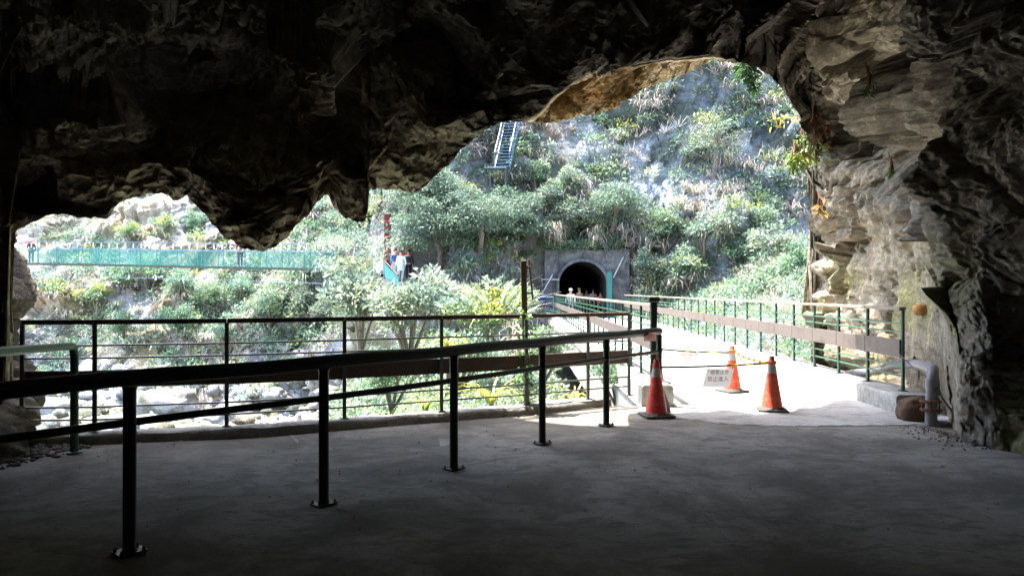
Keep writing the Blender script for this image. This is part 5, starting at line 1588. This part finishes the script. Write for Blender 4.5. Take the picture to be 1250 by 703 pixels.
def vine():
    global rng
    rng = np.random.default_rng(31)
    base = Vector((.2, 9.46, 0)); v = empty('vine', base, label='small green vine climbing the timber post at the fence', cat='vine')
    pts = [Vector((.03 * math.sin(z * 9), -.07 + .02 * math.cos(z * 7), z)) for z in np.linspace(.05, 1.25, 20)]
    MB().tube(pts, .004, 5).build('stem', M_BARK, v)
    c = np.array([tuple(p) for p in pts[1:]]) + rng.normal(size=(19, 3)) * .05
    V, Fq, C = clump_leaves(c, np.full(19, .09), 9, .06, np.array([(.16, .3, .05), (.1, .24, .05)]), .7)
    link('foliage', np_mesh('foliage', V, Fq, M_LEAF, False, C), v)
vine()
# plants growing on the cave rim and right wall
def rim_plant(name, u, v, label, kind, r, pal, n, leaf, Y=None, seed=0, asp=.35):
    global rng
    rng = np.random.default_rng(500 + seed)
    lo, nn_ = (None, None) if Y else rockhit(u, v)
    if lo is None: lo = Vector(P(u, v, Y or 12.5))
    else: lo = lo - (lo - Vector((0, 0, EYE))).normalized() * .12
    e_ = empty(name, lo, label=label, cat='plant')
    if kind == 'hang':
        K = 14; c = np.stack([rng.normal(size=K) * r * .35, rng.normal(size=K) * r * .3, -rng.uniform(0, 1.6, K) * r], 1)
        V, Fq, C = clump_leaves(c, np.full(K, r * .3), n // K, leaf, pal, asp, droop=1.4, flat=1.4)
        m = MB()
        for k in range(K): m.tube([(0, .1, .25), tuple(c[k] * .5 + np.array([0, 0, .12])), tuple(c[k])], .006, 4)
        m.build('stem', M_RUST, e_)
    else:
        K = 7; c = rng.normal(size=(K, 3)) * r * .5
        V, Fq, C = clump_leaves(c, np.full(K, r * .45), n // K, leaf, pal, asp, droop=.8)
        MB().tube([(r * 1.6, .4, .35 * r), (r * .8, .2, .3 * r), (0, 0, 0)], .008, 5).build('stem', M_BARK, e_)
    link('foliage', np_mesh('foliage', V, Fq, M_LEAF, False, C), e_)
YL = np.array([(.58, .5, .09), (.52, .5, .12), (.58, .42, .1)])
OR = np.array([(.45, .27, .08), (.42, .3, .1)])
BG = np.array([(.1, .22, .04), (.18, .28, .05), (.24, .3, .06)])
rim_plant('hanging_fern', 914, 78, 'dark green fern hanging from the top of the cave arch', 'hang', .26, np.array([(.04, .1, .03), (.07, .16, .04)]), 260, .13, 11.6, 1)
rim_plant('yellow_leaf_plant', 945, 147, 'cluster of bright yellow leaves in front of the cliff by the right rim', 'tuft', .1, YL, 18, .14, 12.4, 2, .3)
rim_plant('yellow_leaf_plant', 959, 145, 'small yellow leaf pair right of the bright yellow cluster', 'tuft', .06, YL, 8, .1, 12.5, 3, .35)
rim_plant('yellow_leaf_plant', 969, 145, 'orange-yellow leaves against the right rim of the arch', 'tuft', .07, OR, 10, .12, 12.6, 4, .4)
rim_plant('yellow_leaf_plant', 951, 112, 'small yellow-green sprig high on the right rim', 'tuft', .08, YL * .8, 10, .1, 12.4, 5, .4)
rim_plant('hanging_plant', 982, 165, 'long yellow-green plant hanging down the right rim of the arch', 'hang', .36, BG, 300, .1, 12.9, 6, .3)
rim_plant('hanging_plant', 997, 150, 'brown hanging roots and dry leaves beside the yellow-green plant', 'hang', .36, np.array([(.22, .1, .05), (.16, .1, .05)]), 160, .11, 12.7, 7, .16)
rim_plant('hanging_plant', 972, 188, 'pale green sprig lowest on the right rim', 'hang', .2, BG * .9, 120, .11, 12.9, 8, .4)
rim_plant('yellow_leaf_plant', 1001, 250, 'drooping orange leaf spray on the right wall below the hanging plants', 'hang', .12, OR, 40, .14, None, 9, .3)
rim_plant('wall_plant', 1089, 205, 'bright green tuft on the dark right wall', 'hang', .09, np.array([(.04, .2, .02), (.06, .25, .03)]), 90, .06, None, 10, .3)
rim_plant('wall_plant', 1062, 100, 'dim green tuft high on the dark right wall', 'hang', .1, np.array([(.03, .1, .02)]), 80, .07, None, 11, .3)
# dead weeds at the foot of the right wall
rng = np.random.default_rng(77)
V, Fq, C = blades(np.stack([rng.uniform(4.55, 4.95, 12), rng.uniform(7.7, 8.1, 12), np.zeros(12)], 1), 12, .16, .05, np.array([(.12, .08, .05), (.2, .15, .09)]), droop=1.0)
tag(link('dead_weeds', np_mesh('dead_weeds', V, Fq, M_GRASS, False, C)), 'dead brown weeds at the foot of the right wall beside the pipe', kind='stuff')

# boulders in the stream bed
M_BOUL = make_terrain(); M_BOUL.name = 'river_boulder'
for i, (u, v, s, lab) in enumerate([(205, 500, 1.7, 'large smooth pale boulder seen through the fence at left of centre'), (100, 475, 1.3, 'pale boulder below the fence rail near the rock pillar'), (330, 490, 1.2, 'blocky pale boulder right of the large smooth one'),
                                    (400, 470, 1.1, 'pale boulder under the pale bush'), (60, 505, 1.2, 'boulder beside the foot of the rock pillar'), (270, 515, .9, 'low boulder right of the large smooth boulder'), (150, 520, .9, 'low boulder left of the large smooth boulder')]):
    p = hit(u, v); o = link('boulder', rock_mesh('boulder', (s, s * .8, s * .6), 60 + i, M_BOUL, 4, .2), None, p + Vector((0, 0, .1)))
    tag(o, lab, 'boulder')
fnr = lambda V: (V[:, 2] < -3.5) * 1.0
c = sample_slope(1500, (-42, 0), (34, 56), fnr)
stones('river_stones', c, .1 + .75 * rng.uniform(0, 1, len(c)) ** 3.5, M_BOUL, 'pale tumbled stones of the stream bed', kind='stuff')


# stream between the boulders, and leaf litter blown against the kerb
M_WATER = NT('stream_water'); wn = M_WATER.noise(1.6, 7, .7, 1.5)
M_WATER = M_WATER.done(M_WATER.mix(M_WATER.ramp(wn, .45, .6), (.12, .2, .2), (.7, .75, .76)), .25, M_WATER.bump(wn, .8, .15), spec=.5)
gx, gy = np.meshgrid(np.linspace(-48, -4, 90), np.linspace(22, 52, 60))
Vw = np.stack([gx, gy, -5.55 + .12 * fbm(np.stack([gx.ravel() * .5, gy.ravel() * .5, gx.ravel() * 0], 1), 3, 5).reshape(gx.shape)], -1).reshape(-1, 3)
tag(link('stream', np_mesh('stream', Vw, grid_faces(60, 90), M_WATER)), 'pale rushing stream between the boulders', kind='structure')
K = 90; lx = rng.uniform(-4.0, 1.6, K); ly = np.array([kerb_y(x) for x in lx]) - np.abs(rng.normal(size=K)) * .25 - .03
lx[:18] = rng.uniform(4.3, 4.8, 18); ly[:18] = rng.uniform(7.4, 8.6, 18)
D = rng.normal(size=(K, 3)); D[:, 2] = np.abs(D[:, 2]) * .2; D = unit(D)
V, Fq = leaf_quads(np.stack([lx, ly, np.full(K, .012)], 1), D, np.tile([0, 0, 1.0], (K, 1)), rng.uniform(.03, .08, K), rng.uniform(.012, .03, K))
tag(link('leaf_litter', np_mesh('leaf_litter', V, Fq, M_GRASS, False, np.repeat(np.array([(.2, .13, .07), (.3, .22, .1), (.12, .08, .05)])[rng.integers(0, 3, K)], 4, 0))), 'dead leaves blown along the kerb and by the pipe', kind='stuff')
